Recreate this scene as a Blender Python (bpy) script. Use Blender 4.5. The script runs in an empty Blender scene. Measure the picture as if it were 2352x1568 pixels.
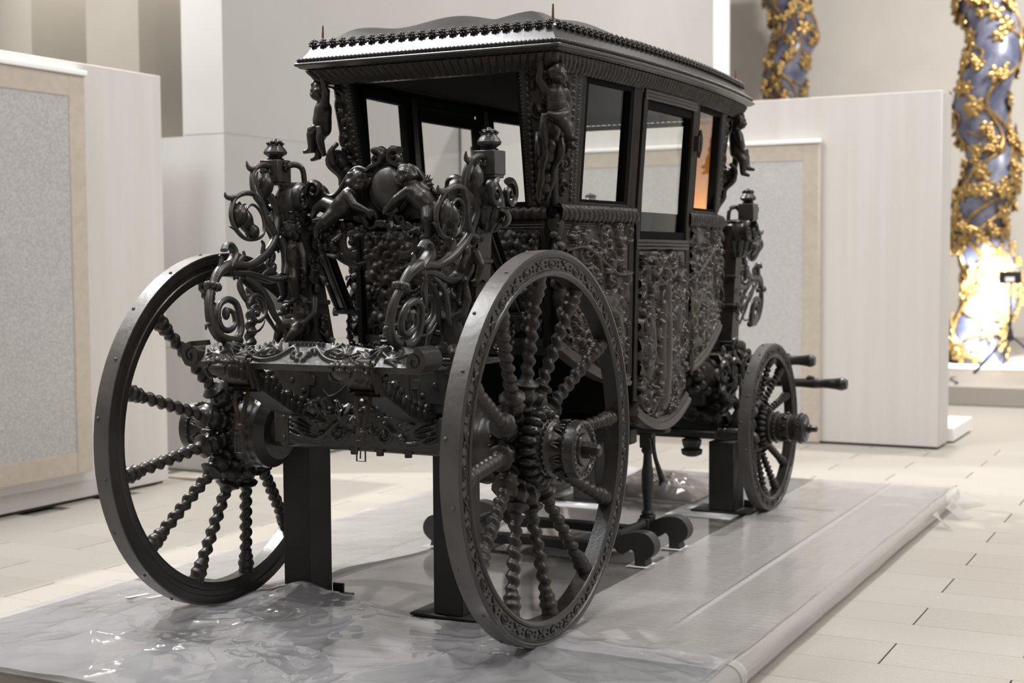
import bpy, math, random
import numpy as np
from mathutils import Vector, Matrix
PI = math.pi
random.seed(7)
C = bpy.context.scene.collection
SC = bpy.context.scene

# ---------------------------------------------------------------- camera, world, lights, exposure
cam_d = bpy.data.cameras.new('camera')
cam_o = bpy.data.objects.new('camera', cam_d)
C.objects.link(cam_o)
_yaw, _pitch, _roll = (0.471085, -0.057703, -0.006300)
_f = Vector((math.cos(_yaw)*math.cos(_pitch), math.sin(_yaw)*math.cos(_pitch), math.sin(_pitch)))
_r = Vector((math.sin(_yaw), -math.cos(_yaw), 0)); _u = _r.cross(_f)
_r2 = _r*math.cos(_roll)+_u*math.sin(_roll); _u2 = -_r*math.sin(_roll)+_u*math.cos(_roll)
_m = Matrix((_r2, _u2, -_f)).transposed().to_4x4()
_m.translation = Vector((-5.22275, -3.32555, 1.56663))
cam_o.matrix_world = _m
cam_d.sensor_width = 36; cam_d.lens = 50.399
cam_d.clip_end = 100
cam_d.dof.use_dof = True; cam_d.dof.focus_distance = 6.1; cam_d.dof.aperture_fstop = 2.2
SC.camera = cam_o

w = bpy.data.worlds.new('gallery_ambient'); SC.world = w; w.use_nodes = True
_bg = w.node_tree.nodes['Background']
_bg.inputs[0].default_value = (1.0, 0.98, 0.96, 1); _bg.inputs[1].default_value = 0.42

def area_lamp(name, loc, target, size, power, col=(1, .975, .945)):
    d = bpy.data.lights.new(name, 'AREA'); d.shape = 'DISK'; d.size = size; d.energy = power; d.color = col
    o = bpy.data.objects.new(name, d); C.objects.link(o); o.location = loc
    o.rotation_euler = (Vector(target)-Vector(loc)).to_track_quat('-Z', 'Y').to_euler()
    return o
def spot_lamp(name, loc, target, angle, power, radius=.08, blend=.4, col=(1, .975, .945)):
    d = bpy.data.lights.new(name, 'SPOT'); d.spot_size = math.radians(angle); d.spot_blend = blend
    d.energy = power; d.shadow_soft_size = radius; d.color = col
    o = bpy.data.objects.new(name, d); C.objects.link(o); o.location = loc
    o.rotation_euler = (Vector(target)-Vector(loc)).to_track_quat('-Z', 'Y').to_euler()
    return o
# gallery ceiling lights; most of the area panels are unseen fill, added
spot_lamp('ceiling_spot', (1.93, 7.0, 8.76), (3.2, 1.6, -.1), 52, 2500, .12)
spot_lamp('ceiling_spot', (8.3, -.75, 8.3), (6.6, -.9, -.1), 74, 1250, .10)
area_lamp('ceiling_panel', (-1.1, 3.9, 8.6), (-.2, 1.0, 0), 1.5, 300, (.96, .98, 1))
area_lamp('ceiling_panel', (3.2, -6.5, 7.6), (2.6, -.5, .8), 1.6, 190)  # unseen lamp added to brighten the right side of the coach
area_lamp('ceiling_panel', (12.0, -4.0, 8.0), (17, 1.0, 3), 1.5, 700)
for _x, _y in ((-5.5, -1.5), (-5.5, 4.5), (.8, -2.2), (6.2, -.6), (-1.5, 8.0)):
    area_lamp('ceiling_panel', (_x, _y, 8.9), (_x, _y, 0), 1.5, 165)
for _x, _y, _p in ((6.0, -5.0, 105), (.4, 3.4, 190)):  # the second is an unseen lamp added to brighten the left floor
    area_lamp("ceiling_panel", (_x, _y, 8.9), (_x, _y, 0), 1.5, _p)
SC.view_settings.view_transform = 'Standard'; SC.view_settings.look = 'None'
SC.view_settings.exposure = 0.47; SC.view_settings.gamma = 1; SC.view_settings.use_curve_mapping = False
SC.cycles.use_denoising = True
SC.cycles.max_bounces = 8; SC.cycles.transparent_max_bounces = 16

# ---------------------------------------------------------------- helpers: materials
def mat(name, col, rough=.5, spec=.5, metal=0, noise=None, bump=None, var=None, coat=0):
    m = bpy.data.materials.new(name); m.use_nodes = True
    nt = m.node_tree; b = nt.nodes['Principled BSDF']
    b.inputs['Base Color'].default_value = (*col, 1); b.inputs['Roughness'].default_value = rough
    b.inputs['Specular IOR Level'].default_value = spec; b.inputs['Metallic'].default_value = metal
    b.inputs['Coat Weight'].default_value = coat
    tc = nt.nodes.new('ShaderNodeTexCoord')
    def ntex(scale, detail=4):
        n = nt.nodes.new('ShaderNodeTexNoise'); n.inputs['Scale'].default_value = scale; n.inputs['Detail'].default_value = detail
        mp = nt.nodes.new('ShaderNodeMapping'); nt.links.new(tc.outputs['Object'], mp.inputs[0]); nt.links.new(mp.outputs[0], n.inputs['Vector'])
        return n, mp
    if var:                                 # (second colour, scale, low, high)
        c2, sc, lo, hi = var[:4]
        n, mp = ntex(sc)
        if len(var) > 4: mp.inputs['Scale'].default_value = var[4]
        r = nt.nodes.new('ShaderNodeValToRGB'); r.color_ramp.elements[0].position = lo; r.color_ramp.elements[1].position = hi
        r.color_ramp.elements[0].color = (*col, 1); r.color_ramp.elements[1].color = (*c2, 1)
        nt.links.new(n.outputs['Fac'], r.inputs[0]); nt.links.new(r.outputs[0], b.inputs['Base Color'])
    if bump:                                # (scale, strength, distance)
        n, mp = ntex(bump[0], 6)
        if len(bump) > 3: mp.inputs['Scale'].default_value = bump[3]
        bp = nt.nodes.new('ShaderNodeBump'); bp.inputs['Strength'].default_value = bump[1]; bp.inputs['Distance'].default_value = bump[2]
        nt.links.new(n.outputs['Fac'], bp.inputs['Height']); nt.links.new(bp.outputs[0], b.inputs['Normal'])
        nt.links.new(bp.outputs[0], b.inputs['Coat Normal'])
    return m

M = {}
M['black'] = mat('black_lacquered_wood', (.017, .0145, .013), .33, .5, bump=(60, .25, .004), var=((.028, .023, .020), 9, .35, .7))
M['carved'] = mat('dark_carved_wood', (.017, .0135, .0115), .42, .4, bump=(90, .35, .004), var=((.030, .023, .019), 14, .4, .75))
M['brown'] = mat('brown_worn_carved_wood', (.038, .0265, .020), .37, .55, bump=(90, .3, .004), var=((.026, .020, .016), 12, .4, .75))
M['iron'] = mat('black_painted_iron', (.03, .027, .025), .36, .5, bump=(40, .2, .004), var=((.042, .037, .034), 22, .4, .7))
M['tyre'] = mat('grey_black_iron_tyre', (.088, .080, .074), .38, .5, bump=(30, .3, .005), var=((.062, .056, .052), 8, .4, .7))
M['cornice'] = mat('black_varnished_cornice', (.03, .027, .025), .27, .6, bump=(60, .12, .002))
M['wraplight'] = mat('light_grey_speckled_cloth_under_film', (.56, .545, .53), .35, .5, var=((.70, .685, .67), 55, .35, .65), bump=(25, .12, .004))
M['gloss'] = mat('glossy_black_varnish', (.012, .010, .009), .2, .5, bump=(50, .2, .003))
M['leather'] = mat('dark_brown_leather', (.03, .021, .015), .5, .4, bump=(70, .4, .004))
M['lining'] = mat('black_cloth_lining', (.006, .0055, .005), .9, .1)
M['roofskin'] = mat('black_leather_roof', (.02, .017, .015), .55, .35, bump=(40, .3, .003))
M['flap'] = mat('orange_brown_panel', (.85, .36, .10), .6, .3)
M['rust'] = mat('rusty_pin', (.12, .05, .03), .6, .3)
M['stand'] = mat('dark_grey_painted_steel', (.032, .029, .027), .62, .35, bump=(200, .15, .002))
M['wall'] = mat('pale_plaster', (.40, .388, .377), .75, .25, bump=(8, .04, .003), var=((.385, .37, .36), 1.3, .35, .7))
M['wallbeige'] = mat('beige_plaster', (.68, .64, .59), .8, .2, var=((.64, .60, .55), 1.1, .35, .7))
M['panel'] = mat('pale_beige_panel_laminate', (.59, .565, .545), .62, .3, var=((.56, .53, .505), 2.0, .35, .7, (6, 6, .25)))
M['pillar_shade'] = mat('shaded_beige_pillar', (.27, .25, .215), .8, .2, var=((.25, .225, .19), 1.5, .35, .7))  # shade on the niche pillars is put into this darker beige
M['seam'] = mat('wall_seam', (.37, .355, .34), .8, .2)
M['ceil'] = mat('grey_ceiling', (.5, .49, .48), .9, .1)
M['dim'] = mat('dim_grey_plaster', (.13, .125, .12), .9, .1)
M['white'] = mat('white_paint_and_lit_wall', (.86, .85, .83), .6, .3)
M['gap'] = mat('dark_joint', (.10, .10, .085), .8, .2)
M['stone'] = mat('speckled_pale_stone', (.305, .282, .248), .55, .35, var=((.385, .36, .322), 260, .38, .62), bump=(300, .05, .001))
M['stone2'] = mat('speckled_pale_stone_light', (.325, .303, .27), .55, .35, var=((.40, .375, .338), 260, .38, .62), bump=(300, .05, .001))
M['deck'] = mat('polished_grey_deck', (.19, .18, .17), .09, .5, var=((.10, .095, .09), 3, .4, .7), bump=(5, .03, .004))
M['deckside'] = mat('grey_deck_edge', (.33, .30, .27), .4, .4)
M['paper'] = mat('white_paper', (.8, .8, .8), .8, .2)
M['tape'] = mat('beige_packing_tape', (.66, .55, .42), .5, .3, var=((.58, .47, .35), 18, .35, .7))
M['lapis'] = mat('blue_lapis_marble', (.075, .082, .135), .28, .5, var=((.22, .225, .29), 4, .4, .7))
M['gold'] = mat('gilded_bronze', (.42, .275, .10), .36, .5, .75, var=((.22, .135, .05), 14, .4, .7))
M['lampblack'] = mat('black_plastic', (.02, .02, .022), .5, .4)
M['cable'] = mat('dark_cable', (.04, .05, .09), .5, .4)
M['wrapdark'] = mat('grey_speckled_cloth_under_film', (.42, .405, .395), .35, .5, var=((.60, .58, .57), 55, .35, .65), bump=(25, .12, .004))

def film(name, white, opac, rough, bscale, bstr, stretch=(1, 1, 1), tint=(.92, .92, .93), refl=.07, power=4.5):
    m = bpy.data.materials.new(name); m.use_nodes = True; nt = m.node_tree
    for n in list(nt.nodes): nt.nodes.remove(n)
    out = nt.nodes.new('ShaderNodeOutputMaterial')
    tr = nt.nodes.new('ShaderNodeBsdfTransparent'); tr.inputs[0].default_value = (*tint, 1)
    df = nt.nodes.new('ShaderNodeBsdfDiffuse'); df.inputs[0].default_value = (*white, 1)
    gl = nt.nodes.new('ShaderNodeBsdfGlossy'); gl.inputs['Roughness'].default_value = rough
    mx = nt.nodes.new('ShaderNodeMixShader'); mx.inputs[0].default_value = opac
    m2 = nt.nodes.new('ShaderNodeMixShader'); fr = nt.nodes.new('ShaderNodeLayerWeight')
    tc = nt.nodes.new('ShaderNodeTexCoord'); mp = nt.nodes.new('ShaderNodeMapping'); mp.inputs['Scale'].default_value = stretch
    no = nt.nodes.new('ShaderNodeTexNoise'); no.inputs['Scale'].default_value = bscale; no.inputs['Detail'].default_value = 5
    bp = nt.nodes.new('ShaderNodeBump'); bp.inputs['Strength'].default_value = bstr; bp.inputs['Distance'].default_value = .01
    L = nt.links.new
    L(tc.outputs['Object'], mp.inputs[0]); L(mp.outputs[0], no.inputs['Vector']); L(no.outputs['Fac'], bp.inputs['Height'])
    for nn in (df, gl, fr): L(bp.outputs[0], nn.inputs['Normal'])
    L(tr.outputs[0], mx.inputs[1]); L(df.outputs[0], mx.inputs[2])
    pw = nt.nodes.new('ShaderNodeMath'); pw.operation = 'POWER'; pw.inputs[1].default_value = power
    mt = nt.nodes.new('ShaderNodeMath'); mt.operation = 'MULTIPLY_ADD'; mt.inputs[1].default_value = .90; mt.inputs[2].default_value = refl; mt.use_clamp = True
    fr.inputs[0].default_value = .5
    L(fr.outputs['Facing'], pw.inputs[0]); L(pw.outputs[0], mt.inputs[0]); L(mt.outputs[0], m2.inputs[0]); L(mx.outputs[0], m2.inputs[1]); L(gl.outputs[0], m2.inputs[2])
    L(m2.outputs[0], out.inputs[0])
    return m
M['film'] = film('clear_plastic_sheeting', (.74, .715, .69), .48, .10, 6, .30, (9, 1, 1))
M['filmcrumple'] = film('crumpled_clear_plastic', (.76, .76, .80), .25, .06, 6, .2)
M['filmedge'] = film('layered_plastic_edge', (.66, .64, .61), .42, .08, 5, .12, (.4, 5, 5))
M['filmwrap'] = film('frosted_plastic_wrap', (.75, .74, .73), .22, .25, 4, .4)
M['glass'] = film('clear_window_glass', (.5, .5, .5), .0, .0, 2, .0, tint=(.95, .96, .95), refl=.03, power=5.5)

# ---------------------------------------------------------------- helpers: mesh building
ORIG = {}
class MB:
    def __init__(s): s.v = []; s.q = []; s.t = []; s.g = []; s.n = 0
    def add(s, V, F):
        V = np.asarray(V, float); F = F if isinstance(F, list) else [F]
        for a in F:
            if isinstance(a, np.ndarray):
                (s.q if a.shape[1] == 4 else s.t).append(a + s.n)
            else: s.g.append(np.asarray(a) + s.n)
        s.v.append(V); s.n += len(V); return s
    def join(s, o, T=None):
        if o.n == 0: return s
        V = np.vstack(o.v)
        if T is not None:
            T = np.array(T); V = V @ T[:3, :3].T + T[:3, 3]
        n = s.n
        s.v.append(V); s.n += len(V)
        fl = T is not None and np.linalg.det(T[:3, :3]) < 0
        for a in o.q: s.q.append((a[:, ::-1] if fl else a) + n)
        for a in o.t: s.t.append((a[:, ::-1] if fl else a) + n)
        for a in o.g: s.g.append((a[::-1] if fl else a) + n)
        return s
    def mirrory(s):
        r = MB(); return r.join(s, np.diag([1, -1, 1, 1.]))
    def mesh(s, name, o=(0, 0, 0), angle=38):
        me = bpy.data.meshes.new(name)
        V = np.vstack(s.v) - np.array(o)
        ls, st, k = [], [], 0
        for arrs, sz in ((s.q, 4), (s.t, 3)):
            if arrs:
                a = np.vstack(arrs); ls.append(a.ravel()); st.append(k+sz*np.arange(len(a))); k += a.size
        for a in s.g: ls.append(a); st.append(np.array([k])); k += len(a)
        ls = np.concatenate(ls).astype(np.int32); st = np.concatenate(st).astype(np.int32)
        me.vertices.add(len(V)); me.vertices.foreach_set('co', V.astype(np.float32).ravel())
        me.loops.add(len(ls)); me.loops.foreach_set('vertex_index', ls)
        me.polygons.add(len(st)); me.polygons.foreach_set('loop_start', st)
        me.update(calc_edges=True); me.validate()
        me.polygons.foreach_set('use_smooth', np.ones(len(me.polygons), bool))
        if angle: me.set_sharp_from_angle(angle=math.radians(angle))
        return me
    def bounds(s):
        V = np.vstack(s.v); return V.min(0), V.max(0)

def put(name, mb, m, parent=None, angle=38, **props):
    """link the collected shapes as ONE mesh object (vertices given in world space)"""
    lo, hi = mb.bounds()
    o = np.array([(lo[0]+hi[0])/2, (lo[1]+hi[1])/2, lo[2]])
    me = mb.mesh(name, o, angle)
    mm = M[m] if isinstance(m, str) else m
    me.materials.append(mm)
    ob = bpy.data.objects.new(name, me); C.objects.link(ob)
    place(ob, o, parent)
    for k, v in props.items(): ob[k] = v
    return ob
def place(ob, o, parent):
    po = np.zeros(3)
    if parent is not None:
        ob.parent = parent; po = ORIG[parent.name]
    ob.location = tuple(np.array(o)-po); ORIG[ob.name] = np.array(o, float)
def thing(name, loc, label, cat, group=None):
    ob = bpy.data.objects.new(name, None); C.objects.link(ob); ob.empty_display_size = .1
    ob.location = loc; ORIG[ob.name] = np.array(loc, float); ob['label'] = label; ob['category'] = cat
    if group: ob['group'] = group
    return ob
def struct(name, mb, m, parent=None): return put(name, mb, m, parent, kind='structure')
def inst(src, name, o, parent, rot=None):
    """another object sharing the mesh of src, placed at world point o"""
    ob = src.copy(); ob.name = name; C.objects.link(ob)
    ob.parent = None; place(ob, o, parent)
    if rot is not None: ob.rotation_euler = rot
    return ob

BOXF = np.array([[0, 3, 2, 1], [4, 5, 6, 7], [0, 1, 5, 4], [1, 2, 6, 5], [2, 3, 7, 6], [3, 0, 4, 7]])
def box(a, b, bev=0):
    mb = MB(); a = np.array(a, float); b = np.array(b, float)
    if bev <= 0:
        x0, y0, z0 = a; x1, y1, z1 = b
        mb.add([[x0, y0, z0], [x1, y0, z0], [x1, y1, z0], [x0, y1, z0], [x0, y0, z1], [x1, y0, z1], [x1, y1, z1], [x0, y1, z1]], BOXF)
        return mb
    e = min(bev, (b-a).min()*.49)
    V = []; ids = {}
    for i in (0, 1):
        for j in (0, 1):
            for k in (0, 1):
                cpt = np.array([(a, b)[i][0], (a, b)[j][1], (a, b)[k][2]]); sg = np.array([1-2*i, 1-2*j, 1-2*k])
                for ax in range(3):
                    p = cpt + sg*e; p[ax] = cpt[ax]; ids[(i, j, k, ax)] = len(V); V.append(p)
    F = []
    ring = [(0, 0), (1, 0), (1, 1), (0, 1)]
    for ax in range(3):
        for s in (0, 1):
            f = []
            for (u, v_) in ring:
                key = [0, 0, 0]; key[ax] = s; key[(ax+1) % 3] = u; key[(ax+2) % 3] = v_
                f.append(ids[(*key, ax)])
            F.append(f if s else f[::-1])
    for ax in range(3):                     # edges along ax
        b1, b2 = (ax+1) % 3, (ax+2) % 3
        for (u, v_) in ring:
            k0 = [0, 0, 0]; k0[ax] = 0; k0[b1] = u; k0[b2] = v_; k1 = list(k0); k1[ax] = 1
            f = [ids[(*k0, b1)], ids[(*k1, b1)], ids[(*k1, b2)], ids[(*k0, b2)]]
            F.append(f if (u ^ v_) else f[::-1])
    for i in (0, 1):
        for j in (0, 1):
            for k in (0, 1):
                f = [ids[(i, j, k, 0)], ids[(i, j, k, 1)], ids[(i, j, k, 2)]]
                F.append(f if (i+j+k) % 2 else f[::-1])
    mb.add(V, F); return mb
def gridfaces(nu, nv, cu=False, cv=False):
    """quads for a (nu x nv) array of points, row-major; cu / cv close the directions"""
    i = np.arange(nu if cu else nu-1); j = np.arange(nv if cv else nv-1)
    I, J = np.meshgrid(i, j, indexing='ij'); I2 = (I+1) % nu; J2 = (J+1) % nv
    return np.stack([I*nv+J, I2*nv+J, I2*nv+J2, I*nv+J2], -1).reshape(-1, 4)
def catmull(P, n=6, closed=False):
    P = np.array(P, float)
    if len(P) < 3: return P
    if closed: Q = np.vstack([P[-1:], P, P[:2]])
    else: Q = np.vstack([2*P[:1]-P[1:2], P, 2*P[-1:]-P[-2:-1]])
    out = []; t = np.linspace(0, 1, n, endpoint=False)[:, None]
    for k in range(len(Q)-3):
        a, b, c, d = Q[k:k+4]
        out.append(.5*((2*b)+(c-a)*t+(2*a-5*b+4*c-d)*t**2+(3*b-a-3*c+d)*t**3))
    out = np.vstack(out)
    return out if closed else np.vstack([out, P[-1:]])
def frames(P, up=None):
    T = np.gradient(P, axis=0); T /= np.linalg.norm(T, axis=1)[:, None]+1e-12
    n = np.array(up if up is not None else ([0, 0, 1.] if abs(T[0][2]) < .9 else [1., 0, 0]))
    N = []
    for t in T:
        n = n-t*(n@t); l = np.linalg.norm(n)
        n = n/l if l > 1e-6 else np.cross(t, [1, .3, .2]); N.append(n)
    N = np.array(N); return T, N, np.cross(T, N)
def tube(P, r, sides=8, smooth=5, flat=1.0, up=None, caps=True):
    """round (or flattened) bar along a path; r = one radius or one per given point"""
    P = np.array(P, float); k = len(P)
    r = np.full(k, r) if np.isscalar(r) else np.array(r, float)
    if smooth and k > 2:
        Q = catmull(np.hstack([P, r[:, None]]), smooth); P = Q[:, :3]; r = np.maximum(Q[:, 3], .0005)
    T, N, B = frames(P, up)
    a = np.linspace(0, 2*PI, sides, endpoint=False)
    V = P[:, None, :] + r[:, None, None]*(np.cos(a)[None, :, None]*N[:, None, :]*flat + np.sin(a)[None, :, None]*B[:, None, :])
    mb = MB(); n = len(P); mb.add(V.reshape(-1, 3), gridfaces(n, sides, cv=True))
    if caps: mb.g += [np.arange(sides)[::-1], (n-1)*sides+np.arange(sides)]
    return mb
def lathe(prof, seg=20, base=(0, 0, 0), axis='z', lobes=0, amp=0):
    """prof: (radius, height) list; optional gadroons"""
    prof = np.array(prof, float); a = np.linspace(0, 2*PI, seg, endpoint=False)
    R = prof[:, 0][:, None]*np.ones(seg)[None]
    if lobes: R = R*(1+amp*np.abs(np.cos(a*lobes/2))[None])
    X = R*np.cos(a); Y = R*np.sin(a); Z = np.repeat(prof[:, 1][:, None], seg, 1)
    V = np.stack([X, Y, Z], -1).reshape(-1, 3)
    if axis == 'y': V = V[:, [1, 2, 0]]
    if axis == 'x': V = V[:, [2, 0, 1]]
    mb = MB(); mb.add(V+np.array(base), gridfaces(len(prof), seg, cv=True)[:, ::-1])
    n = len(prof)
    mb.g += [np.arange(seg), ((n-1)*seg+np.arange(seg))[::-1]] ; mb.g = [g[::-1] for g in mb.g]
    return mb
def ell(c, r, seg=10, rings=7, R=None):
    th = np.linspace(0, PI, rings+2)[1:-1]; a = np.linspace(0, 2*PI, seg, endpoint=False)
    V = np.stack([np.sin(th)[:, None]*np.cos(a), np.sin(th)[:, None]*np.sin(a), np.cos(th)[:, None]*np.ones(seg)], -1).reshape(-1, 3)
    V = np.vstack([V, [[0, 0, 1], [0, 0, -1]]])*np.array(r if not np.isscalar(r) else (r, r, r))
    if R is not None: V = V@np.array(R).T
    n = rings*seg; j = np.arange(seg); j2 = (j+1) % seg
    mb = MB(); mb.add(V+np.array(c), [gridfaces(rings, seg, cv=True), np.stack([np.full(seg, n), j, j2], 1), np.stack([np.full(seg, n+1), (rings-1)*seg+j2, (rings-1)*seg+j], 1)])
    return mb
def prism(poly, h, frame):
    """extrude a 2D polygon by h along the third axis of frame (origin, ax, ay, az)"""
    o, ax, ay, az = [np.array(k, float) for k in frame]; P = np.array(poly, float); n = len(P)
    A = o+P[:, :1]*ax+P[:, 1:]*ay; mb = MB(); i = np.arange(n); j = (i+1) % n
    mb.add(np.vstack([A, A+az*h]), [np.stack([i, j, j+n, i+n], 1)]); mb.g += [np.arange(n)[::-1], n+np.arange(n)]
    return mb
def sweep(prof, P, up, closed=False):
    """sweep a 2D profile (across, up) along a path; across = T x up"""
    P = np.array(P, float); prof = np.array(prof, float)
    T = np.gradient(P, axis=0)
    if closed: T = np.roll(P, -1, 0)-np.roll(P, 1, 0)
    T /= np.linalg.norm(T, axis=1)[:, None]
    up = np.array(up, float); A = np.cross(T, up); A /= np.linalg.norm(A, axis=1)[:, None]; U = np.cross(A, T)
    V = P[:, None]+prof[None, :, :1]*A[:, None]+prof[None, :, 1:]*U[:, None]
    mb = MB(); n, k = len(P), len(prof); mb.add(V.reshape(-1, 3), gridfaces(n, k, cu=closed, cv=True)[:, ::-1])
    if not closed: mb.g += [np.arange(k), ((n-1)*k+np.arange(k))[::-1]]
    return mb
def rotmat(axis, ang): return np.array(Matrix.Rotation(ang, 3, axis))
def T4(R=None, t=(0, 0, 0), s=1):
    m = np.eye(4); m[:3, :3] = (np.eye(3) if R is None else np.array(R))*s; m[:3, 3] = t; return m
def align(zdir, xdir=None):
    z = np.array(zdir, float); z /= np.linalg.norm(z)
    x = np.array(xdir if xdir is not None else ([1, 0, 0] if abs(z[0]) < .9 else [0, 1, 0]), float); x -= z*(x@z); x /= np.linalg.norm(x)
    return np.stack([x, np.cross(z, x), z], 1)
def vnoise(X, Y, seed=0):
    rs = np.random.RandomState(seed); G = rs.rand(64, 64)
    xi = np.floor(X).astype(int); yi = np.floor(Y).astype(int); fx = X-xi; fy = Y-yi
    fx = fx*fx*(3-2*fx); fy = fy*fy*(3-2*fy); g = lambda a, b: G[a % 64, b % 64]
    return (g(xi, yi)*(1-fx)+g(xi+1, yi)*fx)*(1-fy)+(g(xi, yi+1)*(1-fx)+g(xi+1, yi+1)*fx)*fy
def ridged(X, Y, seed=0, oct=3):
    h = 0; a = 1
    for k in range(oct):
        h = h+a*(1-np.abs(2*vnoise(X*2**k+k*7.3, Y*2**k-k*3.1, seed+k)-1)); a *= .5
    return h
# ---------------------------------------------------------------- the setting
F = -.11                                     # floor level; the top of the deck is z = 0
mb = box((-8, -9, F-.3), (24, 14, F-.02))
for a, b in (((7.65, -9), (24, 14)), ((-8, -9), (-.4, 14)), ((-.4, -9), (7.65, -4.15)), ((-.4, 4.17), (7.65, 14))):
    mb.join(box((*a, F-.02), (*b, F)))
floor = struct('floor', mb, 'stone')
# stone slabs 1.05 x 0.35 m, courses running across, joints staggered by half
t0 = None; k = 0
for i in range(23):
    x0 = -.4+.35*i+.0; off = -2.02 if i % 2 == 1 else -2.02+.525
    for j in range(-3, 7):
        y0 = off+1.05*j; y1 = y0+1.05
        if y1 > 4.3 or y0 < -4.3: continue
        if x0 > -1.2 and x0+.35 < 4.68 and y0 > -1.60 and y1 < 1.5: continue
        if x0 < 3.6 and y0 < -3.7: continue
        if t0 is None or k < 2:
            m_ = box((x0+.001, y0+.0035, F-.02), (x0+.349, y1-.0035, F), .0012)
            tl = put('slab', m_, ('stone', 'stone2')[k], floor); t0 = t0 or []; t0.append(tl)
        else:
            inst(t0[(i*7+j*3) % 2 if (i*5+j) % 3 else 0], 'slab', (x0+.175, y0+.525, F-.02), floor)
        k += 1
# freestanding partition on the left and the one on the right
def partition(name, a, b, label):
    p = thing(name, ((a[0]+b[0])/2, (a[1]+b[1])/2, F), label, 'partition wall')
    put('board', box((a[0], a[1], F+.022), b, .004), 'panel', p)
    put('foot_recess', box((a[0]+.03, a[1]+.03, F), (b[0]-.03, b[1]-.03, F+.022)), 'gap', p)
    return p
partition('display_partition', (-3.2, 3.89, F), (3.2, 4.45, 2.94), 'pale freestanding display partition at the left carrying the large wrapped panel')
partition('display_partition', (7.45, -1.01, F), (7.9, 3.69, 2.98), 'pale freestanding display partition at the right behind the carriage front wheel')
# wrapped pictures leaning on them: frame wrapped in tape, cloth face, film over all
def wrapped(origin, ax, L, H, nrm, border, label, cloth='wrapdark'):
    """origin lower corner, ax along the wall, nrm out of the wall"""
    o = np.array(origin, float); ax = np.array(ax, float); nr = np.array(nrm, float); up = np.array([0, 0, 1.])
    t = thing('wrapped_picture', tuple(o+ax*L/2), label, 'wrapped picture')
    def slab_(u0, u1, v0, v1, d0, d1):
        P = [o+ax*u+up*v+nr*d for u in (u0, u1) for v in (v0, v1) for d in (d0, d1)]
        return box(np.min(P, 0), np.max(P, 0), .006)
    put('cloth_face', slab_(border*.7, L-border*.7, border*.7, H-border*.7, .0, .05), cloth, t)
    for (u0, u1, v0, v1) in ((0, border, 0, H), (L-border, L, 0, H), (border, L-border, 0, border), (border, L-border, H-border, H)):
        put('tape_border', slab_(u0, u1, v0, v1, 0, .062), 'tape', t)
    put('foil_edge', slab_(-.008, L+.008, H, H+.035, 0, .085), 'white', t, label='crinkled white foil strip along the top edge')
    nu, nv = 60, 90
    u = np.linspace(-.02, L+.02, nu); v = np.linspace(-.05, H+.01, nv); U, V = np.meshgrid(u, v, indexing='ij')
    D = .068+.018*(ridged(U*1.3+V*.9+L, V*.7-U*.5, 11, 3)-.9)*np.clip((V+.05)*8, 0, 1)
    D = np.maximum(D, .064)
    P = o+U[..., None]*ax+V[..., None]*up+D[..., None]*nr
    f = gridfaces(nu, nv)
    if np.cross(ax, up) @ nr < 0: f = f[:, ::-1]
    m_ = MB(); m_.add(P.reshape(-1, 3), f); put('plastic_wrap', m_, 'filmwrap', t, 0)
wrapped((-1.9, 3.885, .10), (1, 0, 0), 4.24, 2.74, (0, -1, 0), .15, 'large grey cloth panel under film with beige tape border, on the left partition')
wrapped((7.445, 2.7, -.09), (0, -1, 0), 2.67, 2.66, (-1, 0, 0), .15, 'tall grey cloth panel under film with beige tape border, leaning behind the carriage front', 'wraplight')
# the big wall block: one face towards us (x = 3.72) with tall lit niches, one running away (y = 3.72)
mb = MB(); pl_ = MB()
for y0, y1 in ((3.72, 4.12), (4.12, 4.55), (4.55, 5.10), (5.10, 5.70), (5.70, 14)):
    niche = (y0, y1) in ((4.12, 4.55), (5.10, 5.70))
    mb.join(box((3.72, y0, F), (4.6, y1, 9 if y0 == 3.72 else 2.54)))
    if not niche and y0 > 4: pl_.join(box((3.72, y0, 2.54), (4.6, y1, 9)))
mb.join(box((4.6, 3.72, F), (15.25, 14, 9)))
struct('wall_left', mb, 'wall'); struct('trim_3', pl_, 'pillar_shade')
struct('wall_rear', box((-9.3, -9, F), (-9, 14, 9)), 'dim')
struct('trim_1', box((3.718, 3.718, .878), (15.25, 4.6, .882)), 'seam')
struct('trim_2', box((3.718, 3.718, 2.552), (15.25, 4.1, 2.556)), 'seam')
struct('baseboard_left', box((3.70, 3.70, F), (15.25, 6, F+.02)), 'gap')
struct('wall_end_lit', box((15.25, 3.72, F), (15.98, 6, 9)), 'white')  # strong light on this wall end is put into its white colour
struct('ceiling', box((-9.3, -9, 9.1), (22, 14, 9.3)), 'ceil')
struct('wall_back', box((21.6, -9, F), (22, 12, 9)), 'wallbeige')
for y in (4.33, 5.4):
    area_lamp('niche_lamp', (4.0, y, 5.2), (4.2, y, 2.5), .3, 60)
# low step in the far bay, the white slab behind the right partition
sl = box((11.33, -6, F), (21.6, 6, .11), .01); st_ = put('stone_step', sl, 'stone2'); st_['kind'] = 'structure'
p = put('white_plinth', box((7.95, -1.05, F+.015), (8.92, .9, .03), .006), 'white'); p['label'] = 'low white plinth slab beside the end of the right partition'; p['category'] = 'plinth'
q = put('foot_recess', box((7.98, -1.02, F), (8.89, .87, F+.015)), 'gap', p)

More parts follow.
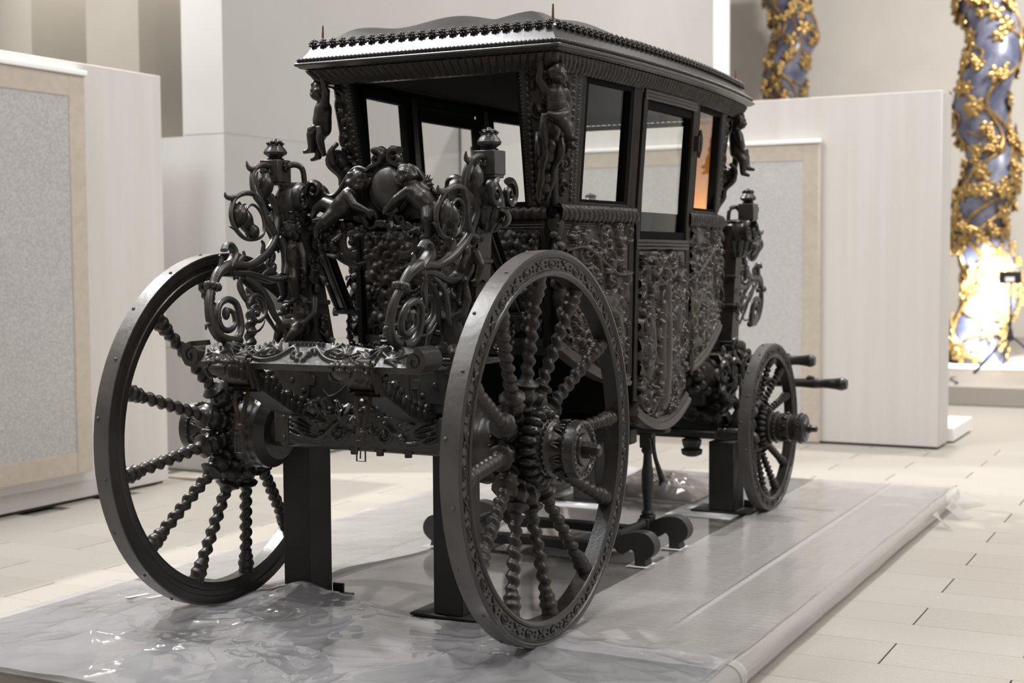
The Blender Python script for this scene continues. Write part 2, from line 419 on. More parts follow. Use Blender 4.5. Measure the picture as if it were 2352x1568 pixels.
# ---------------------------------------------------------------- twisted gilded columns
def column(x, y, z0, z1, R, phase, label, zlow=0):
    t = thing('solomonic_column', (x, y, z0), label, 'column', 'twisted columns in the far bay')
    n = int((z1-z0)/.06); z = np.linspace(z0, z1, n); a = np.linspace(0, 2*PI, 40, endpoint=False)
    om = 2*PI/1.62
    ox = .22*R*np.cos(om*z+phase); oy = .22*R*np.sin(om*z+phase)
    def surf(th, zz, r=1.0):
        return np.array([x+.22*R*math.cos(om*zz+phase)+R*.88*r*math.cos(th), y+.22*R*math.sin(om*zz+phase)+R*.88*r*math.sin(th), zz])
    P = np.stack([x+ox[:, None]+.88*R*np.cos(a)[None], y+oy[:, None]+.88*R*np.sin(a)[None], np.repeat(z[:, None], 40, 1)], -1)
    mb = MB(); mb.add(P.reshape(-1, 3), gridfaces(n, 40, cv=True)); mb.g += [np.arange(40)[::-1], (n-1)*40+np.arange(40)]
    put('shaft', mb, 'lapis', t)
    vn = MB(); rs = random.Random(int(x*10))
    for s in range(7):                       # vine stems winding round
        th0 = rs.random()*6.28; sg = 1 if s % 2 else -1; tw = rs.uniform(.9, 1.7)
        zz = np.arange(z0+.02, z1, .11)
        pts = [surf(th0+sg*tw*(q_-z0)+.5*math.sin(q_*5+s), q_, 1.02) for q_ in zz]
        vn.join(tube(pts, .026, 6, 3))
    for s in range(int((z1-z0)*5)):
        th0 = rs.random()*6.28; zc = z0+rs.random()*(z1-z0-.4); pts = []
        for q_ in np.linspace(0, 1, 7): pts.append(surf(th0+.7*math.sin(q_*4), zc+.38*q_, 1.03))
        vn.join(tube(pts, .018, 5, 3))
    put('vine', vn, 'gold', t, kind='stuff')
    lf = None; gr = None; zb_ = max(z0, zlow); m = int((z1-zb_)*40)
    for s in range(m):
        th = rs.random()*6.28; zc = zb_+.05+rs.random()*(z1-zb_-.15); c_ = surf(th, zc, 1.05)
        nr = np.array([math.cos(th), math.sin(th), 0])
        Rm = align(nr, (0, 0, 1)) @ rotmat((0, 0, 1), rs.random()*6.28)
        if s % 4 == 3:                       # bunch of grapes
            g_ = MB()
            for q_ in range(16):
                k_ = q_/15; g_.join(ell(c_+Rm@np.array([(k_-.5)*.2, math.sin(q_*2.4)*.055*(1.1-k_), .035+.02*math.cos(q_*1.7)]), .03, 6, 4))
            put('grape_bunch', g_, 'gold', t)
        else:
            sc = rs.uniform(.8, 1.4); g_ = MB()
            for q_ in range(5):              # lobed vine leaf
                an = q_*PI*.4; d = np.array([math.cos(an), math.sin(an), 0]); 
                g_.join(ell(c_+Rm@(d*.055*sc+np.array([0, 0, .02])), (.06*sc, .035*sc, .018), 7, 4, Rm@align((0, 0, 1), d)))
            g_.join(ell(c_+Rm@np.array([0, 0, .03]), .028*sc, 6, 4))
            put('vine_leaf', g_, 'gold', t)
    pb = lathe([(R*1.25, z0-.001), (R*1.25, z0+.08), (R*1.12, z0+.1), (R*1.15, z0+.15), (R*1.0, z0+.19)], 40, (x, y, 0)) if label.endswith('floodlight') else None
    return t
column(15.0, -.22, .11, 5.6, .40, .4, 'blue and gold twisted column on the step, lit from below by the floodlight')
column(20.0, 3.93, .11, 6.7, .42, 2.4, 'blue and gold twisted column rising behind the right partition', 4.0)
# work light on a tripod
t = thing('tripod_floodlight', (13.5, -.76, .11), 'black work light on a tripod in front of the right column', 'work light')
hx, hy, hz = 13.5, -.76, 1.29
put('lamp_housing', box((hx-.09, hy-.13, hz-.07), (hx-.01, hy+.13, hz+.08), .01).join(box((hx+.0, hy-.12, hz-.06), (hx+.02, hy+.12, hz+.06))), 'lampblack', t)
put('control_panel', box((hx-.097, hy-.055, hz-.05), (hx-.088, hy+.055, hz+.01), .004), 'white', t)
put('pole', lathe([(.016, .55), (.016, .8), (.012, .8), (.012, hz-.05)], 10, (hx, hy, 0)), 'lampblack', t)
put('clamp', lathe([(.02, .5), (.045, .52), (.03, .64), (.02, .66)], 10, (hx, hy, 0)), 'lampblack', t)
for an in (.3, 2.4, 4.5):
    put('leg', tube([(hx, hy, .58), (hx+.55*math.cos(an), hy+.55*math.sin(an), .125)], .013, 8, 0), 'lampblack', t)
put('power_cable', tube([(hx, hy, 1.2), (hx+.02, hy+.03, .7), (hx-.3, hy+.35, .125), (hx-1.2, hy+.5, .122), (hx-1.9, hy+.3, .125), (hx-2.0, hy+.32, .118)], .008, 6, 5), 'cable', t)
spot_lamp('floodlight_beam', (hx+.06, hy, hz), (15.2, -.3, .45), 95, 1500, .1, .6, (.93, .97, 1))

# ---------------------------------------------------------------- deck, plastic sheeting
X0, X1, Y0, Y1 = -1.28, 4.72, -1.60, 1.53
dk = thing('exhibition_deck', ((X0+X1)/2, 0, F), 'low polished grey deck that carries the black carriage', 'platform')
put('deck_top', box((X0, Y0, -.02), (X1, Y1, -.004), .003), 'deck', dk)
put('deck_side', box((X0+.02, Y0+.03, F), (X1-.02, Y1-.03, -.02)), 'deckside', dk)
def sheet(name, x, y, Z, m, label, flip=False):
    Xg, Yg = np.meshgrid(x, y, indexing='ij'); P = np.stack([Xg, Yg, Z(Xg, Yg)], -1)
    mb = MB(); mb.add(P.reshape(-1, 3), gridfaces(len(x), len(y)))
    o = put(name, mb, m, None, 0); o['label'] = label; o['category'] = 'plastic sheet'; o['group'] = 'plastic sheets on the deck'
    return o
rz = lambda X, Y: .003+.0016*ridged(X*1.5, Y*9, 3, 3)+.008*np.exp(-((Y+1.21)/.012)**2)*np.clip((X-.35)*3, 0, 1)+.012*np.clip(.5-X, 0, 1)*ridged(X*4, Y*5, 9, 3)
sr = sheet('plastic_sheet', np.linspace(-.12, 4.70, 260), np.linspace(-1.595, -.675, 130), rz, 'film', 'flat clear plastic sheet along the right side of the deck, with a lengthwise fold')
# the rolled edge of that sheet
n = 240; xs = np.linspace(-.35, 4.72, n); na = 22
th = np.linspace(.5*PI+.3, -.62*PI, na); XX, TH = np.meshgrid(xs, th, indexing='ij')
r = .050+.007*vnoise(XX*3, TH*1.2, 4)+.008*np.clip((XX-3.6), 0, 1)*vnoise(XX*9, TH*3, 8)
ya = -1.60-np.cos(TH)*r; za = -.050+np.sin(TH)*r+.002
za = np.maximum(za, F+.004)
mb = MB(); mb.add(np.stack([XX, ya, za], -1).reshape(-1, 3), gridfaces(n, na)[:, ::-1])
o = put('plastic_roll', mb, 'filmedge', None, 0); o['label'] = 'rolled layered plastic wrapped over the right edge of the deck'; o['category'] = 'plastic roll'
m2 = MB(); s_ = np.linspace(0, 1, 20); A, B = np.meshgrid(s_, s_, indexing='ij')
m2.add(np.stack([4.1+.75*A, -1.665-.10*B-.05*np.sin(A*9)*B, -.03-.075*B-.01*np.sin(A*14)*(1-B)], -1).reshape(-1, 3), gridfaces(20, 20)[:, ::-1])
m2.join(MB().add(np.stack([3.72+.16*A-.05*B*A, -1.66-.13*B*(1-A*.6), -.02-.085*B], -1).reshape(-1, 3), gridfaces(20, 20)[:, ::-1]))
put('loose_flap', m2, 'filmwrap', o, 0)
mb = MB(); th = np.linspace(.5*PI+.9, -.6*PI, na); xs2 = np.linspace(-.04, .03, 4); XX, TH = np.meshgrid(xs2, th, indexing='ij')
mb.add(np.stack([XX, -1.60-np.cos(TH)*.060, np.maximum(-.048+np.sin(TH)*.061, F+.004)], -1).reshape(-1, 3), gridfaces(4, na)[:, ::-1])
put('tape_strip', mb, 'filmedge', o, 0)
# crumpled sheet at the rear
def cz(X, Y):
    edge = .30*np.clip(1-np.abs(X-.08+.12*np.abs(Y-.2))/.5, 0, 1)
    W1 = X+.25*vnoise(X*2, Y*2, 5); W2 = Y+.25*vnoise(X*2+9, Y*2, 6)
    d = ridged(W1*1.3+W2*.7, W2*1.2-W1*.5, 21, 2)/1.5; d2 = ridged(W1*3.2-W2*1.9+3, W2*2.4+W1, 33, 2)/1.5; d3 = ridged(W1*6+W2*3, W2*6-W1*2, 47, 2)/1.5
    amp = np.clip((X+1.35)*2, .1, 1)*np.clip((Y+1.62)*2.5, .1, 1)*np.clip((1.75-Y)*.9, .12, 1)
    z = .003+amp*(.055*d**4+.030*d2**3+.012*d3**2)
    pk = np.exp(-((X-.04)/.13)**2-((Y-.47)/.22)**2)*.05
    near = np.exp(-((X)/.12)**2)*(np.exp(-((Y-.816)/.07)**2)+np.exp(-((Y+.816)/.07)**2))
    return (z+pk)*(1-near)+.002
Yv = np.linspace(-1.60, 1.55, 460); Xv = np.linspace(-1.27, .0, 220)
Xg, Yg = np.meshgrid(Xv, Yv, indexing='ij')
Xe = Xg+(Xg+1.27)/1.27*(.10+.05*np.exp(-((Yg-.5)/.30)**2)+.03*np.sin(Yg*7)-.10*np.clip((-Yg-.9)*2, 0, 1))
mb = MB(); mb.add(np.stack([Xe, Yg, cz(Xe, Yg)], -1).reshape(-1, 3), gridfaces(220, 460))
o = put('crumpled_plastic_sheet', mb, 'filmcrumple', None, 0); o['label'] = 'crumpled shiny clear plastic sheet over the rear of the deck under both rear wheels'; o['category'] = 'plastic sheet'
lz = lambda X, Y: .003+.006*ridged(X*2.2+Y, Y*3, 13, 3)+.01*np.exp(-((Y-.70)/.05)**2)
def lsheet():
    xs = np.linspace(.30, 4.6, 160); v = np.linspace(0, 1, 70); Xg, V = np.meshgrid(xs, v, indexing='ij')
    inner = .60+.05*np.sin(Xg*2.6)-.03*np.sin(Xg*6); Yg = inner+(1.53-inner)*V
    mb = MB(); mb.add(np.stack([Xg, Yg, lz(Xg, Yg)], -1).reshape(-1, 3), gridfaces(160, 70))
    o = put('plastic_sheet', mb, 'film', None, 0); o['label'] = 'clear plastic sheet with a wavy inner edge along the left side of the deck'; o['category'] = 'plastic sheet'
lsheet()
# bundle of loose film and paper near the front axle
xs = np.linspace(0, 1, 90); Xg, Yg = np.meshgrid(xs, xs, indexing='ij')
bz = .02+.17*np.sin(PI*np.clip(Xg, 0, 1))**.7*np.sin(PI*Yg)**.7*(.55+.45*ridged(Xg*3, Yg*5, 44, 3)/1.8)
mb = MB(); mb.add(np.stack([3.42+.62*Xg, -.22+.74*Yg, bz-.016], -1).reshape(-1, 3), gridfaces(90, 90))
o = put('film_bundle', mb, film('smoky_bundled_film', (.26, .225, .20), .7, .2, 9, .4), None, 0); o['label'] = 'heap of bundled brownish film on the deck beyond the front stands'; o['category'] = 'plastic bundle'
for (a, b), lb in ((((2.95, -.62), (3.35, -.2)), 'white paper sheet under the right front stand'), (((2.95, .25), (3.35, .62)), 'white paper sheet under the left front stand'),):
    o = put('paper_sheet', box((*a, -.0035), (*b, -.0005)), 'paper'); o['label'] = lb; o['category'] = 'paper'
# ---------------------------------------------------------------- relief carving (height fields, turned into real geometry)
class Relief:
    def __init__(s, w, h, res=.005, seed=0):
        s.w, s.h, s.res = w, h, res; s.nx, s.ny = int(round(w/res))+1, int(round(h/res))+1
        s.H = np.zeros((s.nx, s.ny)); s.r = random.Random(seed)
    def dot(s, x, y, r, hgt, rx=None, ang=0):
        """round (or oval) bump, union by maximum"""
        R = max(r, rx or r); k = int(R/s.res)+2; i0, j0 = int(x/s.res), int(y/s.res)
        a, b, c, d = max(i0-k, 0), min(i0+k+1, s.nx), max(j0-k, 0), min(j0+k+1, s.ny)
        if a >= b or c >= d: return
        X = (np.arange(a, b)*s.res-x)[:, None]; Y = (np.arange(c, d)*s.res-y)[None]
        if rx: ca, sa = math.cos(ang), math.sin(ang); q = ((X*ca+Y*sa)/rx)**2+((-X*sa+Y*ca)/r)**2
        else: q = (X*X+Y*Y)/(r*r)
        np.maximum(s.H[a:b, c:d], np.sqrt(np.clip(1-q, 0, 1))*hgt, out=s.H[a:b, c:d])
    def stroke(s, pts, r0, r1, hgt, sm=5):
        P = catmull(pts, sm) if len(pts) > 2 else np.array(pts, float)
        L = np.r_[0, np.cumsum(np.linalg.norm(np.diff(P, axis=0), axis=1))]
        n = max(int(L[-1]/(s.res*1.2)), 2); t = np.linspace(0, L[-1], n)
        xs = np.interp(t, L, P[:, 0]); ys = np.interp(t, L, P[:, 1])
        for k in range(n):
            f = k/(n-1); r = r0+(r1-r0)*f; s.dot(xs[k], ys[k], r, hgt*(.55+.45*r/max(r0, r1)))
    def spiral(s, x, y, R, a0, turns, sg, r, hgt):
        n = int(14*turns); pts = []
        for k in range(n+1):
            f = k/n; rr = R*(1-f*.88); a = a0+sg*2*PI*turns*f; pts.append((x+rr*math.cos(a), y+rr*math.sin(a)))
        s.stroke(pts, r, r*.55, hgt, 2); s.dot(x, y, r*1.5, hgt*1.35)
    def leaf(s, x, y, ang, L, w, hgt, bend=.4):
        for k in range(-2, 3):
            a = ang+k*.33; ll = L*(1-.13*abs(k)); 
            p1 = (x+ll*.55*math.cos(a), y+ll*.55*math.sin(a)); p2 = (x+ll*math.cos(a+bend*k*.3+.15), y+ll*math.sin(a+bend*k*.3+.15))
            s.stroke([(x, y), p1, p2], w*.32, w*.12, hgt*(1-.12*abs(k)), 3)
    def flower(s, x, y, R, hgt, n=6):
        a0 = s.r.random()*6
        for k in range(n): s.dot(x+R*.62*math.cos(a0+k*2*PI/n), y+R*.62*math.sin(a0+k*2*PI/n), R*.4, hgt)
        s.dot(x, y, R*.35, hgt*1.4)
    def fill(s, n, smin=.03, smax=.07, hgt=.018, margin=.02):
        for _ in range(n):
            x = s.r.uniform(margin, s.w-margin); y = s.r.uniform(margin, s.h-margin); z = s.r.uniform(smin, smax); k = s.r.random(); hh = hgt*s.r.uniform(.7, 1.25)
            if k < .38: s.spiral(x, y, z, s.r.random()*6.28, s.r.uniform(1, 1.7), s.r.choice((-1, 1)), z*.22, hh)
            elif k < .7: s.leaf(x, y, s.r.random()*6.28, z*1.5, z*.7, hh)
            elif k < .82: s.flower(x, y, z*.6, hh*1.1)
            else:
                for q in range(6): s.dot(x+s.r.uniform(-.5, .5)*z, y+s.r.uniform(-.5, .5)*z, z*s.r.uniform(.2, .34), hh*1.2)
        return s
    def mirror(s):
        s.H = np.maximum(s.H, s.H[::-1]); return s
    def border(s, wd, hgt):
        k = max(int(wd/s.res), 2); p = np.sin(np.linspace(0, PI, k))*hgt
        for q in range(k):
            for sl in (np.s_[q, :], np.s_[-1-q, :], np.s_[:, q], np.s_[:, -1-q]): s.H[sl] = p[q]
        return s
    def mesh(s, S, fine=.0012, seed=1, flip=False):
        """S(u, v, h) -> points, u and v in 0..1"""
        U, V = np.meshgrid(np.linspace(0, 1, s.nx), np.linspace(0, 1, s.ny), indexing='ij')
        H = s.H.copy(); Hp = np.pad(H, 1, mode='edge'); H = (H*4+Hp[:-2, 1:-1]+Hp[2:, 1:-1]+Hp[1:-1, :-2]+Hp[1:-1, 2:])/8
        H += fine*(vnoise(U*s.w/.011, V*s.h/.011, seed)-.3)
        P = S(U, V, H); mb = MB(); f = gridfaces(s.nx, s.ny); mb.add(P.reshape(-1, 3), f[:, ::-1] if flip else f); return mb

# ---------------------------------------------------------------- carved figures: one continuous body each
def cap(p0, p1, r0, r1):
    p0 = np.array(p0, float); p1 = np.array(p1, float); n = 5
    d = p1-p0; mb = MB()
    if np.linalg.norm(d) < 1e-6: return ell(p0, r0, 10, 7)
    mb.join(tube([p0+d*k/n for k in range(n+1)], [r0+(r1-r0)*k/n for k in range(n+1)], 10, 0))
    mb.join(ell(p0, r0, 10, 6)).join(ell(p1, r1, 10, 6)); return mb
def child_mb(J, s=1.0, seed=0, wings=False):
    """J: joints (metres, world) of a chubby carved child: head, face (direction), neck, chest, belly, hip,
    and for l / r: shoulder elbow hand, hip_ knee foot"""
    g = {k: np.array(v, float) for k, v in J.items()}; mb = MB(); rs = random.Random(seed)
    def C(a, b, r0, r1): mb.join(cap(a, b, r0*s, r1*s))
    h = g['head']; fd = g['face']/np.linalg.norm(g['face']); up = h-g['neck']; up -= fd*(up@fd); up /= np.linalg.norm(up)+1e-9; sd = np.cross(fd, up)
    B = np.stack([sd, fd, up], 1)
    mb.join(ell(h, np.array([.043, .046, .050])*s, 14, 10, B))
    mb.join(ell(h+(fd*.020-up*.020)*s, np.array([.034, .032, .028])*s, 12, 8, B))           # cheeks and jaw
    mb.join(ell(h+(fd*.048-up*.010)*s, np.array([.009, .010, .012])*s, 8, 6, B))             # nose
    mb.join(ell(h+(fd*.043-up*.028)*s, np.array([.014, .008, .005])*s, 8, 6, B))             # mouth
    for q in (-1, 1):
        mb.join(ell(h+(fd*.036-up*.018+sd*.02*q)*s, .015*s, 8, 6))                           # cheeks
        mb.join(ell(h+(fd*.043+up*.010+sd*.016*q)*s, np.array([.011, .006, .004])*s, 8, 6, B))  # brows
        mb.join(ell(h+(sd*.043*q-up*.006)*s, np.array([.007, .010, .014])*s, 8, 6, B))       # ears
    for q in range(34):                                                                       # curls
        a = rs.random()*6.28; z = rs.uniform(-.3, 1); rr = math.sqrt(max(0, 1-z*z))
        d = sd*math.cos(a)*rr+fd*math.sin(a)*rr+up*z
        if d@fd > .45 and d@up < .55: continue
        mb.join(ell(h+d*.046*s, rs.uniform(.010, .015)*s, 7, 5))
    C(h-up*.03*s, g['neck'], .022, .024); C(g['neck'], g['chest'], .026, .046); C(g['chest'], g['belly'], .048, .050); C(g['belly'], g['hip'], .052, .046)
    for q in 'lr':
        C(g['chest'], g[q+'sh'], .035, .026); C(g[q+'sh'], g[q+'el'], .026, .020); C(g[q+'el'], g[q+'ha'], .021, .013)
        d = g[q+'ha']-g[q+'el']; d /= np.linalg.norm(d)+1e-9; n = np.cross(d, fd); n /= np.linalg.norm(n)+1e-9
        mb.join(ell(g[q+'ha']+d*.010*s, .015*s, 8, 6))
        for k in range(4): C(g[q+'ha']+d*.014*s+n*(k-1.5)*.007*s, g[q+'ha']+d*(.036-.003*abs(k-1.5))*s+n*(k-1.5)*.009*s, .0052, .0044)
        C(g[q+'ha']+n*.012*s, g[q+'ha']+(d*.016+n*.024)*s, .0055, .0045)
        C(g['hip'], g[q+'kn'], .040, .030); C(g[q+'kn'], g[q+'fo'], .030, .018)
        f = g[q+'fo']-g[q+'kn']; f /= np.linalg.norm(f)+1e-9; t = fd-f*(fd@f); t = t/(np.linalg.norm(t)+1e-9)
        C(g[q+'fo'], g[q+'fo']+(t*.036+f*.014)*s, .017, .012)
    return mb
def figure(name, mb, m, parent, vox=.006, **pr):
    o = put(name, mb, m, parent, 0, **pr)
    r = o.modifiers.new('one_skin', 'REMESH'); r.mode = 'VOXEL'; r.voxel_size = vox; r.use_smooth_shade = True
    sm = o.modifiers.new('soften', 'SMOOTH'); sm.factor = .5; sm.iterations = 2
    return o
def leafblade(P, wd, thick=.004, up=None):
    """curling acanthus blade: flattened tube widening then pointed"""
    n = len(P); f = np.linspace(0, 1, n); return tube(P, wd*(.35+.9*np.sin(PI*np.clip(f*.9+.05, 0, 1))**.8*(1-f*.4)), 8, 4, flat=max(thick/wd, .25), up=up)

# ================================================================= THE CARRIAGE
CAR = thing('carriage', (1.8, 0, 0), 'black carved baroque coach with twisted spokes, standing on the deck', 'carriage')
# ---------------------------------------------------------------- wheels
def spoke_mb(L, sc=1.0, sg=1):
    n, k = 132, 16; t = np.linspace(0, 1, n); a = np.linspace(0, 2*PI, k, endpoint=False)
    r = np.full(n, .0250*sc); off = np.zeros(n); lob = np.zeros(n); nl = np.full(n, 6.)
    z = t*L
    def bump(c, w_, h): return h*np.exp(-((t-c)/w_)**2)
    r += bump(.03, .03, .012*sc)+bump(.10, .02, .010*sc)+bump(.19, .05, .020*sc)+bump(.275, .022, .024*sc)+bump(.875, .018, .009*sc)+bump(.93, .025, .011*sc)+bump(.99, .03, .010*sc)
    lob = bump(.19, .07, .22)+bump(.275, .03, .3)+bump(.93, .05, .18)+bump(.08, .04, .15)
    sh = np.clip((t-.31)/.03, 0, 1)*np.clip((.85-t)/.03, 0, 1); off = .0035*sc*sh
    tw = sg*2*PI*6.5*(t-.31)/.54
    A = a[None]; R = r[:, None]*(1+lob[:, None]*np.abs(np.cos(4*A+t[:, None]*9))-lob[:, None]*.4)
    R = R*(1-sh[:, None]*.30*(1-np.abs(np.cos((A-tw[:, None])/2))**.55)); R = R*(1+.08*sh[:, None])
    x = off[:, None]*np.cos(tw)[:, None]+R*np.cos(A); y = off[:, None]*np.sin(tw)[:, None]+R*np.sin(A)
    mb = MB(); mb.add(np.stack([x, y, np.repeat(z[:, None], k, 1)], -1).reshape(-1, 3), gridfaces(n, k, cv=True)); mb.g += [np.arange(k)[::-1], (n-1)*k+np.arange(k)]
    return mb
def ringy(prof, cx, cz, seg=96):
    """closed profile (radius, y) revolved about the y axis"""
    prof = np.array(prof); a = np.linspace(0, 2*PI, seg, endpoint=False)
    V = np.stack([cx+prof[:, 0][:, None]*np.sin(a), np.repeat(prof[:, 1][:, None], seg, 1), cz+prof[:, 0][:, None]*np.cos(a)], -1)
    mb = MB(); mb.add(V.reshape(-1, 3), gridfaces(len(prof), seg, cu=True, cv=True)); return mb
def wheel(name, X, Y, R, s, off, dep, hub_prof, hub_y, label, sc=1.0, t=.037, carved=True):
    """s = +1 left, -1 right; dep = radial depth of the rim"""
    e = dep/.105
    pr = [(R, -t), (R, t), (R-.006*e, t+.004), (R-.014*e, t+.005), (R-.02*e, t), (R-.027*e, t+.003), (R-.032*e, t-.004), (R-.078*e, t-.004), (R-.082*e, t+.003),
          (R-.090*e, t+.006), (R-.097*e, t+.003), (R-dep, t-.006), (R-dep, -t+.004), (R-.095*e, -t), (R-.07*e, -t-.001), (R-.066*e, -t+.004), (R-.045*e, -t+.004), (R-.041*e, -t-.001), (R-.02*e, -t-.001), (R-.016*e, -t)]
    pr = [(r, Y+s*y) for r, y in pr]
    if s < 0: pr = pr[::-1]
    rim = put(name, ringy(pr, X, R), 'black', CAR, 35, label=label)
    tr = [(R-.001, -t-.0015), (R+.004, -t-.001), (R+.005, 0), (R+.004, t+.001), (R-.001, t+.0015)]
    tr = [(r-.004, Y+s*y) for r, y in tr]
    tr = [(r, y) for r, y in tr] + [(R-.012, Y+s*t*.9), (R-.012, Y-s*t*.9)]
    if s < 0: tr = tr[::-1]
    ty = put('iron_tyre', ringy(tr, X, R), 'tyre', rim, 35, label='grey iron tyre')
    n = 20; nail = None
    for k in range(n):
        a = 2*PI*(k+.5)/n; c = np.array([X+R*math.sin(a), Y+(.018 if k % 2 else -.012), R+R*math.cos(a)])
        if nail is None: nail = ell((0, 0, 0), .008, 8, 5).mesh('tyre_nail'); nail.materials.append(M['tyre'])
        o = bpy.data.objects.new('tyre_nail', nail); C.objects.link(o); place(o, c, rim)
    # carved band of ovals and crossed leaves on the outer face
    mb = MB(); n = 40 if R > .7 else 26; yo = Y+s*(t-.003); rc = R-.055*e
    for k in range(n):
        a = 2*PI*k/n; er = np.array([math.sin(a), 0, math.cos(a)]); et = np.array([math.cos(a), 0, -math.sin(a)]); c = np.array([X, yo, R])+er*rc
        B = np.stack([et, er, np.array([0, s*1., 0])], 1); q = dep/.105
        if k % 2 == 0:
            ph = np.linspace(0, 2*PI, 13)
            mb.join(tube([c+et*.030*q*math.cos(p)+er*.016*q*math.sin(p) for p in ph], .0042, 5, 0, caps=False))
            mb.join(ell(c, (.020*q, .010*q, .006), 8, 5, B))
        else:
            for (u, v) in ((1, 1), (1, -1), (-1, 1), (-1, -1)):
                d = et*u*.85+er*v*.5; d /= np.linalg.norm(d)
                mb.join(ell(c+d*.018*q, (.019*q, .0065*q, .006), 7, 4, align((0, s, 0), d)))
            mb.join(ell(c, (.007*q, .007*q, .008), 6, 4, B))
        for v in (-1, 1):
            a2 = a+PI/n; e2 = np.array([math.sin(a2), 0, math.cos(a2)]); mb.join(ell(np.array([X, yo, R])+e2*(rc+v*.008*q), (.006*q, .005, .006*q), 6, 4))
    put('carved_band', mb, 'carved', rim, kind='stuff')
    # hub
    hp = [(r, y) for r, y in hub_prof]
    hm = MB(); 
    for (r0, y0), (r1, y1) in zip(hp[:-1], hp[1:]): pass
    hm.join(lathe([(r, s*y) for r, y in hp], 36, (X, 0, R), 'y'))
    q = sc
    ya, yb = hub_y['collar']
    for k in range(20):                      # gadroons round the collar
        a = 2*PI*k/20; er = np.array([math.sin(a), 0, math.cos(a)]); c = np.array([X, s*(ya+yb)/2, R])
        hm.join(ell(c+er*.132*q, (.023*q, (yb-ya)*.75, .030*q), 7, 5, np.stack([np.cross([0, 1., 0], er), [0, 1., 0], er], 1)))
    for y_, r_, n_ in hub_y['beads']:
        for k in range(n_):
            a = 2*PI*k/n_; hm.join(ell((X+r_*math.sin(a), s*y_, R+r_*math.cos(a)), .008*q, 6, 4))
    for k in range(10):                      # leaves along the barrel
        a = 2*PI*k/10; er = np.array([math.sin(a), 0, math.cos(a)]); y_ = hub_y['leaf']; c = np.array([X, s*y_, R])+er*.112*q
        et = np.cross([0, 1., 0], er)
        for v in (-1, 0, 1): hm.join(ell(c+et*.012*v*q, (.007*q, .028*q, .007*q), 6, 4, np.stack([et*math.cos(v*.4)+np.array([0, 1., 0])*math.sin(v*.4), np.array([0, 1., 0])*math.cos(v*.4)-et*math.sin(v*.4), er], 1)))
    put('hub', hm, 'black', rim)
    ye = hub_y['tip']
    put('hub_nut', lathe([(.034*q, s*(ye-.075)), (.034*q, s*(ye-.04)), (.026*q, s*(ye-.038)), (.026*q, s*(ye-.008)), (.018*q, s*ye)], 6, (X, 0, R), 'y'), 'carved', rim)
    # twelve twisted spokes
    r0, y0 = hub_y['spoke']; r1, y1 = R-dep+.006, abs(Y)-.006
    L = math.hypot(r1-r0, y1-y0); base = None
    for k in range(12):
        a = math.radians(off+30*k); er = np.array([math.sin(a), 0, math.cos(a)]); p0 = np.array([X, s*y0, R])+er*r0
        d = er*(r1-r0)+np.array([0, s*(y1-y0), 0]); Rm = align(d, (0, 1, 0))
        if base is None:
            me = spoke_mb(L, sc, s).mesh('spoke', (0, 0, 0), 60); me.materials.append(M['black'] if s > 0 else M['carved']); base = me
        o = bpy.data.objects.new('spoke', base); C.objects.link(o); place(o, p0, rim); o.rotation_euler = Matrix(Rm.tolist()).to_euler()
    return rim
HB = [(.05, .50), (.125, .50), (.150, .525), (.163, .535), (.166, .56), (.160, .57), (.160, .60), (.166, .61), (.166, .645), (.155, .655), (.118, .66), (.112, .70), (.118, .765), (.132, .775), (.132, .825),
      (.118, .832), (.108, .84), (.112, .85), (.116, .858), (.108, .866), (.104, .885), (.103, .925), (.108, .935), (.116, .94), (.118, .955), (.116, .985), (.108, .992), (.092, .992), (.088, .982), (.068, .982), (.064, .992), (.05, .995), (.035, .99)]
HY = dict(collar=(.77, .83), beads=[(.852, .112, 28), (.945, .112, 30), (.99, .10, 24), (.645, .164, 30)], leaf=.905, tip=1.06, spoke=(.09, .71))
wheel('rear_wheel', 0, -.816, .8, -1, -4, .105, HB, HY, 'large rear wheel nearest to us, grey worn tyre')
wheel('rear_wheel', 0, .816, .8, 1, 19, .105, HB, HY, 'large rear wheel on the far left, inner face to us')
k_ = .72
HB2 = [(.05, .50), (.085, .50), (.112, .52), (.118, .55), (.112, .575), (.085, .585), (.082, .63), (.090, .67), (.098, .68), (.098, .72), (.092, .725), (.096, .735), (.096, .75), (.088, .757), (.092, .77), (.092, .785), (.084, .79), (.088, .80), (.088, .82), (.08, .826), (.084, .835), (.084, .86), (.078, .866), (.080, .90), (.088, .91), (.088, .955), (.08, .962), (.06, .962), (.055, .97), (.03, .975)]
HY2 = dict(collar=(.675, .725), beads=[(.778, .094, 22), (.93, .090, 24)], leaf=.84, tip=1.03, spoke=(.075, .63))
wheel('front_wheel', 3.39, -.726, .516, -1, 8, .085, HB2, HY2, 'small front wheel on the right', .8, .032)
wheel('front_wheel', 3.39, .726, .516, 1, 0, .085, HB2, HY2, 'small front wheel on the left, mostly hidden', .8, .032)

